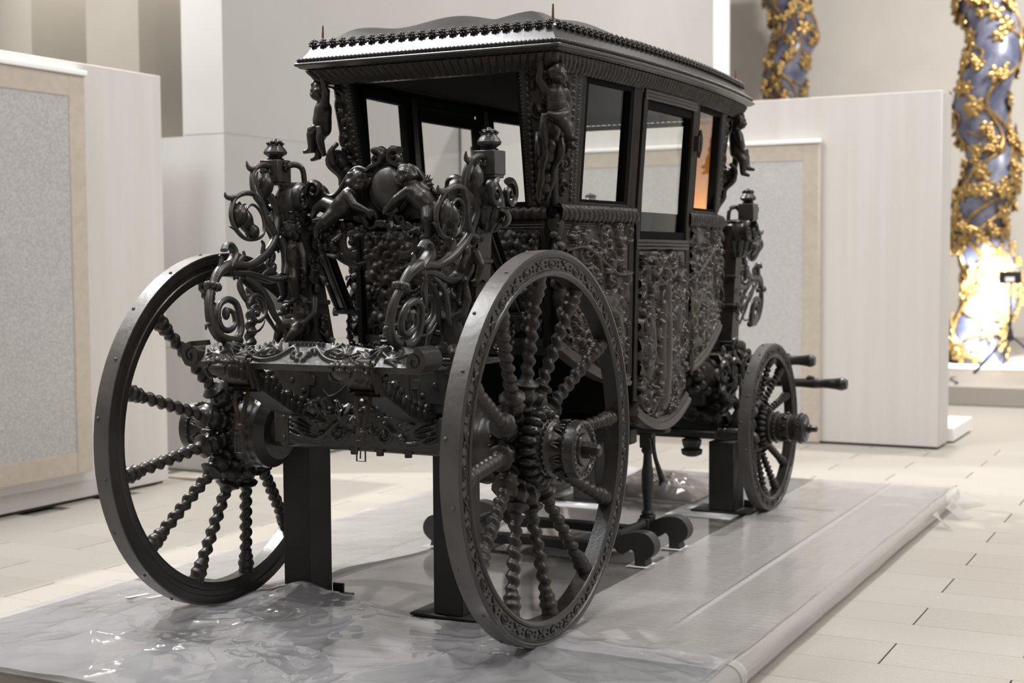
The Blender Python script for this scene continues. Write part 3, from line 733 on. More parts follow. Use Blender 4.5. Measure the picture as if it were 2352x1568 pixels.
# ---------------------------------------------------------------- rear axle, its plates, brackets and footboard
AX = put('rear_axle', box((-.105, -.46, .765), (.11, .46, .905), .006).join(lathe([(.075, -.56), (.075, .56)], 20, (0, 0, .81), 'y')), 'iron', CAR)
rl = Relief(.80, .135, .004, 3)
for sg in (-1, 1):
    cx = .40; f = lambda x: cx+sg*x
    rl.spiral(f(.115), .06, .045, 1.6, 1.4, -sg, .010, .010); rl.stroke([(f(.36), .10), (f(.30), .045), (f(.22), .03), (f(.155), .075), (f(.115), .108)], .008, .012, .010)
    for q in range(4): rl.stroke([(f(.365), .115-q*.022), (f(.31), .10-q*.022), (f(.265), .075-q*.012)], .009, .004, .011)
    rl.leaf(f(.19), .10, 0 if sg > 0 else PI, .05, .03, .009); rl.leaf(f(.06), .03, PI*.5, .07, .03, .008); rl.flower(f(.20), .045, .022, .012); rl.leaf(f(.26), .11, PI if sg > 0 else 0, .05, .02, .008)
rl.flower(.40, .06, .026, .014, 7)
for q in range(7): rl.stroke([(.40, .06), (.40+.055*math.cos(q*PI/6), .06+.055*math.sin(q*PI/6))], .006, .004, .007)
put('carved_face', rl.mesh(lambda U, V, H: np.stack([-.107-H*1.5, .40-.80*U, .767+.135*V], -1), .0006), 'iron', AX)
for y in (-.40, .40):
    put('iron_band', box((-.112, y-.022, .755), (.115, y+.022, .912), .004), 'iron', AX)
for y, z in ((.40, .79), (.40, .88), (-.40, .79), (-.40, .88)): put('rivet', ell((-.113, y, z), (.006, .011, .011), 10, 6), 'iron', AX)
for y in (.05, -.08, -.22): put('bolt', lathe([(.016, .735), (.016, .752), (.024, .752), (.024, .768)], 6, (-.09, y, 0)), 'iron', AX)
UB = put('upper_axle_bed', box((-.095, -.45, .925), (.10, .45, 1.115), .006).join(box((-.06, -.38, .90), (.07, .38, .93))), 'iron', CAR)
for q in range(24): pass
put('rope_moulding', MB().join(tube([(-.098, .45-.9*k/60, 1.112+.0*k) for k in range(61)], [.016 if k % 3 else .011 for k in range(61)], 8, 0)), 'iron', UB)
rl = Relief(.46, .15, .004, 5); rl.border(.008, .004)
for sg in (-1, 1):
    f = lambda x: .23+sg*x
    rl.spiral(f(.06), .085, .028, 0, 1.2, sg, .0045, .006); rl.stroke([(f(.02), .05), (f(.06), .10), (f(.11), .06), (f(.17), .035), (f(.20), .06)], .004, .004, .006)
    rl.border(.008, .004)
put('incised_panel', rl.mesh(lambda U, V, H: np.stack([-.097-H*1.3, .23-.46*U, .945+.15*V], -1), .0006), 'iron', UB)
for sg in (-1, 1):
    pl = put('corner_plate', box((-.103, min(sg*.27, sg*.455), .965), (-.093, max(sg*.27, sg*.455), 1.12), .004).join(box((-.105, min(sg*.24, sg*.29), 1.02), (-.092, max(sg*.24, sg*.29), 1.07), .006)), 'iron', UB)
    for y, z in ((.30, 1.10), (.42, 1.10), (.36, 1.045), (.30, 1.0), (.42, 1.0)):
        put('rivet', ell((-.104, sg*y, z), (.008, .013, .013), 10, 6), 'iron', pl)
# brackets that carry the footboard
for sg in (-1, 1):
    pts = [(-.685, 1.148), (-.64, 1.15), (-.55, 1.125), (-.42, 1.07), (-.28, .99), (-.14, .945), (-.09, .93)]
    lo = [(-.675, 1.115), (-.60, 1.085), (-.50, 1.045), (-.38, .985), (-.25, .92), (-.12, .888), (-.09, .885)]
    A = catmull(pts, 6); B_ = catmull(lo, 6); n = len(A); y0, y1 = sg*.295-.052, sg*.295+.052
    V = np.stack([np.c_[A[:, 0], np.full(n, y0), A[:, 1]], np.c_[A[:, 0], np.full(n, y1), A[:, 1]], np.c_[B_[:, 0], np.full(n, y1), B_[:, 1]], np.c_[B_[:, 0], np.full(n, y0), B_[:, 1]]], 1)
    mb = MB(); mb.add(V.reshape(-1, 3), gridfaces(n, 4, cv=True)); mb.g += [np.arange(4)[::-1], (n-1)*4+np.arange(4)]
    br = put('footboard_bracket', mb, 'iron', CAR)
    cv = MB(); rs = random.Random(5+sg)
    for q in range(16):                      # carved scales, then a grotesque head and fruit
        f = q/15; k = int(f*(n-1)); c = np.array([A[k, 0], sg*.295, A[k, 1]])
        wdt = .05 if f < .25 or f > .55 else .058
        for v in (-1, -.33, .33, 1): cv.join(ell(c+[rs.uniform(-.01, .01), v*wdt*.8, .010], (.026, .018, .022), 7, 5))
        cv.join(ell(c+[0, 0, .016], (.024, .022, .026), 8, 5))
        for w_ in (-1, 1): cv.join(ell([(A[k, 0]+B_[k, 0])/2, sg*.295+w_*.052, (A[k, 1]+B_[k, 1])/2], (.026, .010, .030), 7, 5))
    cv.join(ell((-.69, sg*.295, 1.138), (.026, .05, .028), 9, 6))
    put('carved_scales', cv, 'black', br)
    st = MB()
    for f in (.30, .36):
        k = int(f*(n-1)); a_, b_ = A[k], B_[k]; y = sg*.295
        st.join(tube([(a_[0], y-.058, a_[1]+.03), (a_[0], y+.058, a_[1]+.03), (b_[0], y+.06, b_[1]-.006), (b_[0], y-.06, b_[1]-.006), (a_[0], y-.058, a_[1]+.03)], .008, 6, 0, flat=2.2))
    put('buckled_strap', st, 'leather', br)
    x, z = B_[int(.36*(n-1))]
    st = tube([(x, sg*.295+.05, z+.02), (x-.015, sg*.295+.055, z-.06), (x+.01, sg*.295+.06, z-.12), (x-.01, sg*.295+.055, z-.17)], .011, 6, 4, flat=.45)
    st.join(tube([(x-.005, sg*.295-.01, z), (x-.02, sg*.295+.0, z-.07), (x-.035, sg*.295+.01, z-.15), (x-.03, sg*.295+.02, z-.19)], .011, 6, 4, flat=.45))
    st.join(ell((x-.035, sg*.295+.012, z-.155), (.016, .022, .014), 8, 5))
    put('strap_end', st, 'leather', br)
    bx = MB(); zz = z-.205
    bx.join(tube([(x-.03, sg*.295+.005, zz+.02), (x-.03, sg*.295+.005, zz-.06), (x-.03, sg*.295+.045, zz-.06), (x-.03, sg*.295+.045, zz+.02), (x-.03, sg*.295+.005, zz+.02)], .0035, 6, 0))
    bx.join(tube([(x-.03, sg*.295+.025, zz+.03), (x-.035, sg*.295+.025, zz-.05)], .003, 6, 0)); put('buckle', bx, 'iron', br)
# festoon of fruit and masks between the brackets
mb = MB(); rs = random.Random(9)
for q in range(18):
    f = q/17; y = .26-.46*f; z = .945-.008*math.sin(PI*f); mb.join(ell((-.15+rs.uniform(-.02, .02), y, z+rs.uniform(-.018, .018)), rs.uniform(.016, .026), 9, 6))
for q in range(22):
    f = q/21; c = np.array([-.17, .26-.46*f, .948-.008*math.sin(PI*f)+rs.uniform(-.02, .02)]); d = np.array([-.3, rs.uniform(-1, 1), rs.uniform(-.5, .5)]); d /= np.linalg.norm(d)
    mb.join(leafblade([c, c+d*.03+[-.01, 0, 0], c+d*.055+[-.02, 0, 0], c+d*.06+[-.01, 0, -.02]], .02, .007, up=(1, 0, 0)))
put('fruit_festoon', mb, 'black', AX)
# footboard: carved leaning face, plain fascia, volutes at the ends
n = 60; y = np.linspace(-.55, .55, n)
zt = 1.226+.012*np.exp(-(y/.16)**2)-.010*np.exp(-((np.abs(y)-.30)/.07)**2)+.008*np.exp(-((np.abs(y)-.40)/.05)**2)-.018*np.clip((np.abs(y)-.44)/.1, 0, 1)
V = np.stack([np.c_[np.full(n, -.44), y, zt-.004], np.c_[np.full(n, -.488), y, zt], np.c_[np.full(n, -.557), y, np.full(n, 1.152)], np.c_[np.full(n, -.553), y, np.full(n, 1.128)], np.c_[np.full(n, -.44), y, np.full(n, 1.128)]], 1)
mb = MB(); mb.add(V.reshape(-1, 3), gridfaces(n, 5, cv=True)[:, ::-1]); mb.g += [np.arange(5), ((n-1)*5+np.arange(5))[::-1]]
FB = put('footboard', mb, 'iron', CAR)
rl = Relief(1.08, .105, .0032, 8)
for sg in (-1, 1):
    f = lambda x: .54+sg*x
    rl.stroke([(f(.015), .02), (f(.05), .075), (f(.12), .03), (f(.20), .018), (f(.28), .055), (f(.34), .085), (f(.42), .035), (f(.48), .07)], .010, .008, .013)
    rl.stroke([(f(.05), .088), (f(.11), .055), (f(.19), .035), (f(.27), .08)], .006, .006, .010)
    rl.spiral(f(.035), .050, .024, 0, 1.3, sg, .007, .013); rl.leaf(f(.12), .06, .6 if sg > 0 else PI-.6, .075, .045, .020); rl.leaf(f(.31), .035, PI*.75 if sg > 0 else PI*.25, .075, .045, .020)
    rl.leaf(f(.21), .05, PI*.3 if sg < 0 else PI*.7, .065, .04, .018); rl.leaf(f(.40), .03, .3 if sg > 0 else PI-.3, .075, .035, .014); rl.leaf(f(.385), .085, PI if sg > 0 else 0, .09, .04, .022)
    for q in range(6): rl.dot(f(.235+q*.011), .035+q*.006, .005, .018, .011, PI*.6)
for q in range(9): rl.dot(.54+(q-4)*.020, .095, .006, .018, .010, PI/2)
zi = lambda Y: np.interp(Y, y, zt)
put('acanthus_carving', rl.mesh(lambda U, V, H: np.stack([-.5585+.069*V-H*.75, .54-1.08*U, 1.152+(zi(.54-1.08*U)-1.152)*V+H*.66+.001], -1), .0008), 'iron', FB)
for sg in (-1, 1):
    sp = []; 
    for q in range(26):
        f = q/25; a = PI/2-f*2*PI*1.45; r_ = .046*(1-f*.85); sp.append((-.50, sg*(.535+r_*math.cos(a)), 1.176+r_*math.sin(a)))
    mb = MB(); 
    P = catmull(sp, 2); T_ = np.gradient(P, axis=0); n = len(P); hw_ = .064; th_ = np.linspace(.013, .005, n)
    Nn = np.cross(T_, [1, 0, 0]); Nn /= np.linalg.norm(Nn, axis=1)[:, None]
    V = np.stack([P+Nn*th_[:, None]+[hw_, 0, 0], P+Nn*th_[:, None]-[hw_, 0, 0], P-Nn*th_[:, None]-[hw_, 0, 0], P-Nn*th_[:, None]+[hw_, 0, 0]], 1)
    mb.add(V.reshape(-1, 3), gridfaces(n, 4, cv=True)); mb.g += [np.arange(4), ((n-1)*4+np.arange(4))]
    mb.join(lathe([(.038, -.557), (.040, -.553), (.040, -.445), (.036, -.44)], 24, (0, sg*.535, 1.176), 'x'))
    put('volute', mb, 'iron', FB)
# ---------------------------------------------------------------- the coach body
XC = 1.8
def plan(X): return .68-.085*((X-XC)/1.25)**2
def tilt(z): return .075*np.clip(2.42-z, 0, .66)+.02*np.clip(1.76-z, 0, 2)
def hw(X, z): return plan(X)-tilt(z)
def Xr(z): return .525+.23*np.clip(2.40-z, -.1, .6)+.10*np.clip(1.80-z, 0, 2)     # rear face; the front mirrors it
def Sside(s):
    def S(X, z, h=0):
        X, z, h = np.broadcast_arrays(np.asarray(X, float), np.asarray(z, float), np.asarray(h, float)); return np.stack([X, s*(hw(X, z)+h), z], -1)
    return S
def Send(e):
    def S(Y, z, h=0):
        Y, z, h = np.broadcast_arrays(np.asarray(Y, float), np.asarray(z, float), np.asarray(h, float)); x = Xr(z)-h
        return np.stack([x if e > 0 else 2*XC-x, Y, z], -1)
    return S
def slab(S, u0, u1, v0, v1, d0, d1, nu=6, nv=3, ub=None, vb=None):
    """solid curved board on the surface S; (u0, u1) at v0 may differ at v1 (ub)"""
    s = np.linspace(0, 1, nu+1); t = np.linspace(0, 1, nv+1); A, B = np.meshgrid(s, t, indexing='ij')
    ub = ub or (u0, u1); U = (u0+(u1-u0)*A)*(1-B)+(ub[0]+(ub[1]-ub[0])*A)*B; Vv = v0+(v1-v0)*B
    if callable(vb): lo = vb(U); Vv = lo+(v1-lo)*B
    o = S(U, Vv, d1); i = S(U, Vv, d0); nn = (nu+1)*(nv+1); f = gridfaces(nu+1, nv+1); idx = np.arange(nn).reshape(nu+1, nv+1)
    rim = np.concatenate([idx[:, 0], idx[-1, 1:], idx[-2::-1, -1], idx[0, -2:0:-1]]); r2 = np.roll(rim, -1)
    mb = MB(); mb.add(np.vstack([o.reshape(-1, 3), i.reshape(-1, 3)]), [f, f[:, ::-1]+nn, np.stack([rim, r2, r2+nn, rim+nn], 1)]); return mb
def reed(S, u0, u1, v0, v1, horizontal, wd, hgt, nseg=24, d=0):
    """reeded moulding: three half-round ribs running along the strip"""
    mb = MB(); k = 3
    for q in range(k):
        f = (q+.5)/k; r = hgt*(1 if q != 1 else .75)
        t = np.linspace(0, 1, nseg+1)
        P = S(u0+(u1-u0)*t, np.full(nseg+1, v0+(v1-v0)*f), d) if horizontal else S(np.full(nseg+1, u0+(u1-u0)*f), v0+(v1-v0)*t, d)
        mb.join(tube(P, wd/k*.55, 7, 0))
    return mb
BODY = put('body_shell', MB().join(slab(Sside(1), .66, 2.94, 1.16, 1.80, -.06, -.035, 16, 3)).join(slab(Sside(-1), .66, 2.94, 1.16, 1.80, -.06, -.035, 16, 3))
           .join(slab(Send(1), -.52, .52, 1.16, 1.80, -.06, -.03, 4, 3)).join(slab(Send(-1), -.52, .52, 1.16, 1.80, -.06, -.03, 4, 3))
           .join(box((.74, -.56, 1.17), (2.86, .56, 1.21))).join(box((1.42, -.60, .78), (2.18, .60, .82))), 'lining', CAR)
for s in (-1, 1):
    put('door_well', slab(Sside(s), 1.42, 2.18, .78, 1.2, -.05, -.03, 4, 3).join(box((1.41, -.57, .8), (1.44, .57, 1.2))).join(box((2.16, -.57, .8), (2.19, .57, 1.2))) if s > 0 else slab(Sside(s), 1.42, 2.18, .78, 1.2, -.05, -.03, 4, 3), 'lining', BODY)
hi = {-1: .0045, 1: .009}
zq = lambda X: .985+.20*(np.clip(np.where(X < XC, 1.37-X, X-2.23), 0, 1)/.66)**1.7
zd = lambda X: .735+.095*((X-XC)/.36)**2
for s in (-1, 1):
    S = Sside(s); side = 'right' if s < 0 else 'left'
    for fr in (0, 1):                        # rear and front quarter
        X0, X1 = (.70, 1.365) if fr == 0 else (2.235, 2.90)
        rl = Relief(X1-X0, .74, hi[s], 40+fr+s)
        rl.fill(125, .03, .075, .026)
        # raised curving band across the top, figures below
        cv = [(0, .56), (.18, .60), (.36, .54), (.52, .49), (X1-X0, .50)] if fr == 0 else [(0, .50), (.15, .49), (.31, .54), (.48, .60), (X1-X0, .56)]
        cx = .45 if fr == 0 else .22
        for q in range(10): rl.dot(cx+.12*math.cos(q*.63), .22+.14*math.sin(q*.63), .035, .03, .05, q*.63+1.57)
        rl.spiral(cx, .22, .11, 0, 1.6, 1, .022, .026)
        rl.stroke(cv, .012, .012, .034)
        lo = zq
        f_ = lambda U, V, H, X0=X0, X1=X1: S(X0+(X1-X0)*U, zq(X0+(X1-X0)*U)+(1.735-zq(X0+(X1-X0)*U))*V, H)
        qp = put('quarter_panel', rl.mesh(f_, .0018, 5, s > 0), 'brown' if s < 0 else 'carved', CAR)
        put('panel_back', slab(S, X0, X1, 1, 1.735, -.035, -.002, 14, 4, vb=zq), 'lining', qp)
        xs = np.linspace(X0-.01, X1+.01, 30)
        P = S(xs, zq(xs)-.02, -.01)
        put('edge_moulding', sweep([(-.03, -.03), (.035, -.03), (.04, -.012), (.03, .0), (.034, .012), (.02, .028), (-.03, .028)], P if s < 0 else P[::-1], (0, 0, 1)), 'brown', qp, 30)
        put('reeded_stile', reed(S, X0+.0, X0+.03, 1.2, 1.735, False, .03, .006).join(reed(S, X0, X1, 1.70, 1.735, True, .035, .006)), 'carved', qp)
        # window above
        w0, w1 = (.87, 1.30) if fr == 0 else (2.30, 2.73)
        wf = put('window_frame', slab(S, w0-.045, w1+.045, 1.795, 1.84, -.045, .0).join(slab(S, w0-.045, w1+.045, 2.375, 2.42, -.045, .0)).join(slab(S, w0-.045, w0, 1.84, 2.375, -.045, 0)).join(slab(S, w1, w1+.045, 1.84, 2.375, -.045, 0)), 'lining', CAR)
        put('reeded_frame', reed(S, w0-.065, w0-.03, 1.80, 2.42, False, .035, .006).join(reed(S, w1+.03, w1+.065, 1.80, 2.42, False, .035, .006)).join(reed(S, w0-.06, w1+.06, 1.80, 1.825, True, .025, .005)), 'carved', wf)
        put('glass_pane', slab(S, w0-.01, w1+.01, 1.83, 2.385, -.026, -.022, 6, 2), 'glass', wf, 30)
    # door
    d0, d1 = 1.425, 2.175
    rl = Relief(d1-d0-.06, .80, hi[s], 77+s); rl.fill(150, .03, .08, .033)
    for v in (-1, 1):                        # draped figure in the middle, putti by its sides
        rl.stroke([(.345+v*.03, .12), (.345+v*.05, .34), (.345+v*.025, .54)], .045, .035, .040); rl.dot(.345+v*.2, .5, .05, .035, .04); rl.stroke([(.345+v*.2, .47), (.345+v*.16, .32), (.345+v*.22, .18)], .04, .025, .034)
    rl.stroke([(.33, .10), (.36, .35), (.345, .62)], .06, .04, .052); rl.dot(.345, .69, .04, .05); rl.spiral(.345, .72, .08, 0, .6, 1, .02, .03)
    fd = lambda U, V, H: S(d0+.03+(d1-d0-.06)*U, zd(d0+.03+(d1-d0-.06)*U)+.0+(1.60-zd(d0+.03+(d1-d0-.06)*U))*V, H+.012)
    dr = put('door', rl.mesh(fd, .0018, 9, s > 0), 'brown' if s < 0 else 'carved', CAR)
    put('door_back', slab(S, d0, d1, .8, 1.64, -.03, .008, 10, 4, vb=zd), 'lining', dr)
    xs = np.linspace(d0-.0, d1+.0, 30)
    P = S(xs, zd(xs)-.028, .0)
    put('edge_moulding', sweep([(-.03, -.035), (.045, -.035), (.05, -.015), (.035, .0), (.04, .014), (.026, .032), (-.03, .032)], P if s < 0 else P[::-1], (0, 0, 1)), 'brown', dr, 30)
    put('reeded_frame', reed(S, d0, d0+.04, .85, 2.40, False, .04, .008, d=.012).join(reed(S, d1-.04, d1, .85, 2.40, False, .04, .008, d=.012)).join(reed(S, d0, d1, 2.35, 2.40, True, .05, .008, d=.014)).join(reed(S, d0, d1, 1.605, 1.66, True, .055, .008, d=.012)), 'carved', dr)
    fr_ = slab(S, d0+.02, 1.49, 1.66, 2.37, -.035, .008).join(slab(S, 2.12, d1-.02, 1.66, 2.37, -.035, .008)).join(slab(S, 1.48, 2.13, 1.655, 1.70, -.035, .008)).join(slab(S, 1.48, 2.13, 2.31, 2.37, -.035, .008))
    put('window_surround', fr_, 'lining', dr)
    put('glass_pane', slab(S, 1.475, 2.135, 1.69, 2.32, -.02, -.016, 6, 2), 'glass', dr, 30)
    put('handle', tube(S(np.array([1.47, 1.47, 1.50, 1.54]), np.array([1.56, 1.56, 1.555, 1.55]), np.array([.02, .05, .055, .05])), .008, 8, 3), 'iron', dr)
    for z in (2.18, 1.0): put('hinge', slab(S, 2.165, 2.215, z-.04, z+.04, .01, .045, 2, 2).join(tube(S(np.full(4, 2.20), z+np.array([-.075, -.03, .03, .075]), .04), [.006, .016, .016, .006], 8, 2)), 'iron', dr)
    # posts beside the door and belt rail
    for a_, b_ in ((1.365, 1.42), (2.18, 2.235)):
        pp = put('door_post', slab(S, a_, b_, .95, 2.42, -.05, .0, 2, 8), 'black', CAR)
        put('reeding', reed(S, a_, b_, .97, 2.41, False, .05, .008), 'carved', pp)
    for a_, b_ in ((.66, 1.42), (2.18, 2.94)):
        n = 150; t = np.linspace(0, 1, n); th = np.linspace(-.5*PI, .5*PI, 16); Tt, TH = np.meshgrid(t, th, indexing='ij')
        L = b_-a_; tw = np.abs(np.sin((Tt*L/.045*PI)+TH*1.2))**.7; rr = .024+.012*tw+.004*vnoise(Tt*90, TH*4, 3)
        X = a_+L*Tt; Zc = 1.772+rr*1.15*np.sin(TH); pts = S(X, Zc, rr*np.cos(TH)*1.1-.004)
        mb = MB(); mb.add(pts.reshape(-1, 3), gridfaces(n, 16) if s > 0 else gridfaces(n, 16)[:, ::-1]); put('belt_moulding', mb, 'carved', CAR, 0)
for e in (1, -1):
    S = Send(e); end = 'rear' if e > 0 else 'front'
    rl = Relief(.94, .50, .0045 if e > 0 else .009, 30+e); rl.fill(105, .045, .10, .030); rl.mirror()
    for v in (-1, 1): rl.spiral(.47+v*.22, .27, .11, PI/2, 1.7, v, .02, .026); rl.leaf(.47+v*.1, .4, PI/2, .12, .05, .024)
    rl.stroke([(.47, .06), (.47, .3), (.47, .44)], .04, .02, .03); rl.mirror()
    ep = put('%s_panel' % end, rl.mesh(lambda U, V, H: S(.47-.94*U, 1.20+.50*V, H+.004), .0016, 3, e < 0), 'carved', CAR)
    put('panel_back', slab(S, -.53, .53, 1.17, 1.80, -.03, .002, 6, 4), 'lining', ep)
    put('reeded_frame', reed(S, -.50, .50, 1.70, 1.74, True, .04, .006).join(reed(S, -.51, -.47, 1.2, 1.74, False, .04, .006)).join(reed(S, .47, .51, 1.2, 1.74, False, .04, .006)), 'carved', ep)
    lm = slab(S, -.52, .52, 1.165, 1.20, -.03, .03, 6, 1).join(slab(S, -.52, .52, 1.12, 1.165, -.05, .012, 6, 1)); put('foot_moulding', lm, 'iron', ep)
    n = 120; t = np.linspace(-.52, .52, n); th = np.linspace(-.5*PI, .5*PI, 12); Tt, TH = np.meshgrid(t, th, indexing='ij')
    tw = np.abs(np.sin(Tt/.045*PI+TH*1.2))**.7; rr = .022+.010*tw; mb = MB(); mb.add(S(Tt, 1.772+rr*1.1*np.sin(TH), rr*np.cos(TH)).reshape(-1, 3), gridfaces(n, 12)); put('belt_moulding', mb, 'carved', CAR, 0)
    # opening: sill, head, thin slot above the head
    wf = put('%s_window_frame' % end, slab(S, -.47, .47, 1.795, 1.825, -.05, .004), 'lining', CAR)
    put('head_rail', slab(S, -.47, .47, 2.36 if e < 0 else 2.405, 2.385 if e < 0 else 2.42, -.05, .004).join(slab(S, -.47, .47, 2.40, 2.44, -.05, .004)), 'lining', wf)
    for v in (-1, 1):
        pt = slab(S, v*.420-.010, v*.420+.010, 1.80, 2.42, -.02, .018, 2, 4, ub=(v*.444-.010, v*.444+.010)); put('jamb', pt, 'lining', wf)
    # carved corner posts
    for s in (-1, 1):
        def Sc(u, z, h=0, s=s, e=e):
            u, z, h = np.broadcast_arrays(np.asarray(u, float), np.asarray(z, float), np.asarray(h, float))
            yk = hw(.585+0*z, z)-.005; A = (Xr(z)-.015, np.full_like(z, .412)+.024*np.clip((z-1.8)/.6, 0, 1)); Bc = (.815+0*z, hw(.815+0*z, z)+.003); K = (Xr(z)+.015, yk); w_ = 1.6
            b0, b1, b2 = (1-u)**2, 2*u*(1-u)*w_, u*u; W = b0+b1+b2
            x = (b0*A[0]+b1*K[0]+b2*Bc[0])/W; y = (b0*A[1]+b1*K[1]+b2*Bc[1])/W
            dx = np.gradient(x, axis=0) if x.ndim else 0; dy = np.gradient(y, axis=0) if x.ndim else 1
            l = np.sqrt(dx*dx+dy*dy)+1e-9; x = x-h*dy/l; y = y+h*dx/l
            return np.stack([x if e > 0 else 2*XC-x, s*y, z], -1)
        rl = Relief(.34, .62, .0042 if s < 0 or e > 0 else .008, 50+s+3*e)
        for q in range(9): rl.leaf(.17+.02*(-1)**q, .06+q*.06, PI/2+.5*(-1)**q, .09, .05, .020)
        for v in (-1, 1):
            for q in range(5): rl.spiral(.17+v*(.07+.012*(q % 2)), .08+q*.115, .042, v*.5+q, 1.3, v*(-1)**q, .011, .018); rl.flower(.17+v*.05, .14+q*.11, .022, .02)
        rl.stroke([(.17, .02), (.17, .2), (.17, .5)], .03, .05, .028); rl.dot(.17, .34, .05, .035, .05)
        for q in range(12): rl.dot(.17+rl.r.uniform(-.05, .05), rl.r.uniform(.05, .3), rl.r.uniform(.014, .026), .034)
        for v in (0, 1):
            x0 = .012 if v == 0 else .328
            for q in range(40): rl.dot(x0+(.012 if v == 0 else -.012)*0, .008+q*.0155, .008, .009)
            for q in range(22): rl.dot(x0+(.026 if v == 0 else -.026), .01+q*.028, .010, .013, .013, PI/2)
        fl = (s*e > 0)
        pst = put('corner_post', rl.mesh(lambda U, V, H: Sc(U, 1.80+.62*V, H), .0014, 8, not fl), 'carved', CAR)
        bk = MB(); u = np.linspace(0, 1, 9); z = np.linspace(1.80, 2.43, 5); U, Z = np.meshgrid(u, z, indexing='ij'); o_ = Sc(U, Z, -.002).reshape(-1, 3); i_ = Sc(U, Z, -.035).reshape(-1, 3)
        bk.add(np.vstack([o_, i_]), [gridfaces(9, 5), gridfaces(9, 5)[:, ::-1]+45]); put('post_core', bk, 'lining', pst)
        # console scroll and cherub at the corner
        co = np.array([.555 if e > 0 else 2*XC-.555, s*.592, 0])
        out = np.array([-.62*e, s*.78, 0]); sdv = np.array([-out[1], out[0], 0])*(1 if s*e < 0 else -1)
        mb = MB()
        for (z, r_, d_) in ((2.06, .03, .03), (2.03, .035, .02), (1.99, .03, .0), (1.93, .026, .012), (1.89, .03, .0), (1.85, .022, -.02)):
            c = co+out*(d_-.065-.19*(2.06-z))+[0, 0, z]; mb.join(ell(c, (r_*1.3, r_*1.3, r_*1.2), 9, 6))
        for v in (-1, 1):
            pts = [co+out*(-.01)+sdv*v*.045+[0, 0, 2.10], co+out*(.0)+sdv*v*.04+[0, 0, 2.03], co+out*(-.05)+sdv*v*.03+[0, 0, 1.97], co+out*(-.06)+sdv*v*.028+[0, 0, 1.92], co+out*(-.09)+sdv*v*.024+[0, 0, 1.87], co+out*(-.105)+sdv*v*.02+[0, 0, 1.82]]
            mb.join(tube(pts, [.012, .02, .015, .017, .014, .008], 8, 4))
            mb.join(tube([co+out*-.03+sdv*v*.06+[0, 0, 2.12], co+out*.0+sdv*v*.075+[0, 0, 2.08], co+out*-.01+sdv*v*.07+[0, 0, 2.03], co+out*-.03+sdv*v*.04+[0, 0, 2.04], co+out*-.01+sdv*v*.03+[0, 0, 2.09]], .012, 7, 4))
        put('console_scroll', mb, 'carved', pst)
        P = lambda o, sd_, z: co+out*o+sdv*sd_+np.array([0, 0, z])
        J = dict(head=P(.045, 0, 2.375), face=out*.9+sdv*.3+[0, 0, -.15], neck=P(.025, 0, 2.335), chest=P(.03, 0, 2.285), belly=P(.035, .005, 2.235), hip=P(.03, .01, 2.195),
                 lsh=P(.025, -.045, 2.305), lel=P(.02, -.075, 2.35), lha=P(.035, -.072, 2.415), rsh=P(.025, .045, 2.30), rel=P(.03, .068, 2.25), rha=P(.05, .045, 2.20),
                 lkn=P(.085, .005, 2.165), lfo=P(.085, .045, 2.095), rkn=P(.055, .05, 2.14), rfo=P(.05, .06, 2.065))
        m_ = child_mb(J, .93, 3+s+e)
        m_.join(tube([P(.07, -.06, 2.20), P(.09, -.02, 2.185), P(.08, .03, 2.20), P(.05, .06, 2.19)], [.012, .02, .018, .012], 8, 4)).join(tube([P(.05, -.065, 2.20), P(.05, -.07, 2.13), P(.03, -.05, 2.06)], [.016, .02, .012], 8, 4))
        figure('cherub', m_, 'carved', pst, .0055)
# orange inner flap at the front right, ceiling lining
put('orange_flap', slab(Send(-1), -.540, -.36, 1.83, 2.40, -.050, -.042, 2, 3), 'flap', BODY, label='orange brown inner panel')

spot_lamp('flap_fill_light', (2.66, -.36, 1.45), (2.95, -.50, 2.0), 80, 42, .03, .5, (1, .80, .55))  # unseen warm lamp added inside the coach to brighten the orange flap
# ---------------------------------------------------------------- roof
def rimpath(d, n=(36, 60)):
    X0r = .415+d; Yc = lambda X: .775-.088*((X-XC)/1.365)**2-d
    yr = Yc(.415)+0; P = []
    for t in np.linspace(-1, 1, n[0], endpoint=False): P.append((X0r, -yr*t*1.0))         # rear edge: from +Y to -Y
    for t in np.linspace(0, 1, n[1], endpoint=False): X = X0r+(2*XC-2*X0r)*t; P.append((X, -Yc(X) if 0 < t else -yr))
    for t in np.linspace(-1, 1, n[0], endpoint=False): P.append((2*XC-X0r, yr*t))
    for t in np.linspace(0, 1, n[1], endpoint=False): X = 2*XC-X0r-(2*XC-2*X0r)*t; P.append((X, Yc(X) if 0 < t else yr))
    return np.array(P)
def ringsurf(levels, n=(36, 60)):
    V = []; 
    for d, z in levels: P = rimpath(d, n); V.append(np.c_[P, np.full(len(P), z)])
    V = np.array(V); mb = MB(); mb.add(V.reshape(-1, 3), gridfaces(len(levels), V.shape[1], cv=True)); return mb
lv = [(.13, 2.395), (.10, 2.40), (.098, 2.405), (.060, 2.462), (.012, 2.470), (.006, 2.476), (-.004, 2.480), (-.006, 2.488), (-.002, 2.494), (.004, 2.496), (.02, 2.515), (.040, 2.545), (.060, 2.580), (.075, 2.596), (.10, 2.602), (.125, 2.604)]
ROOF = put('roof_cornice', ringsurf(lv), 'cornice', CAR, 50)
put('inner_ceiling', ringsurf([(.13, 2.43), (.12, 2.40)]).join(box((.55, -.56, 2.44), (3.05, .56, 2.455))), 'lining', ROOF)
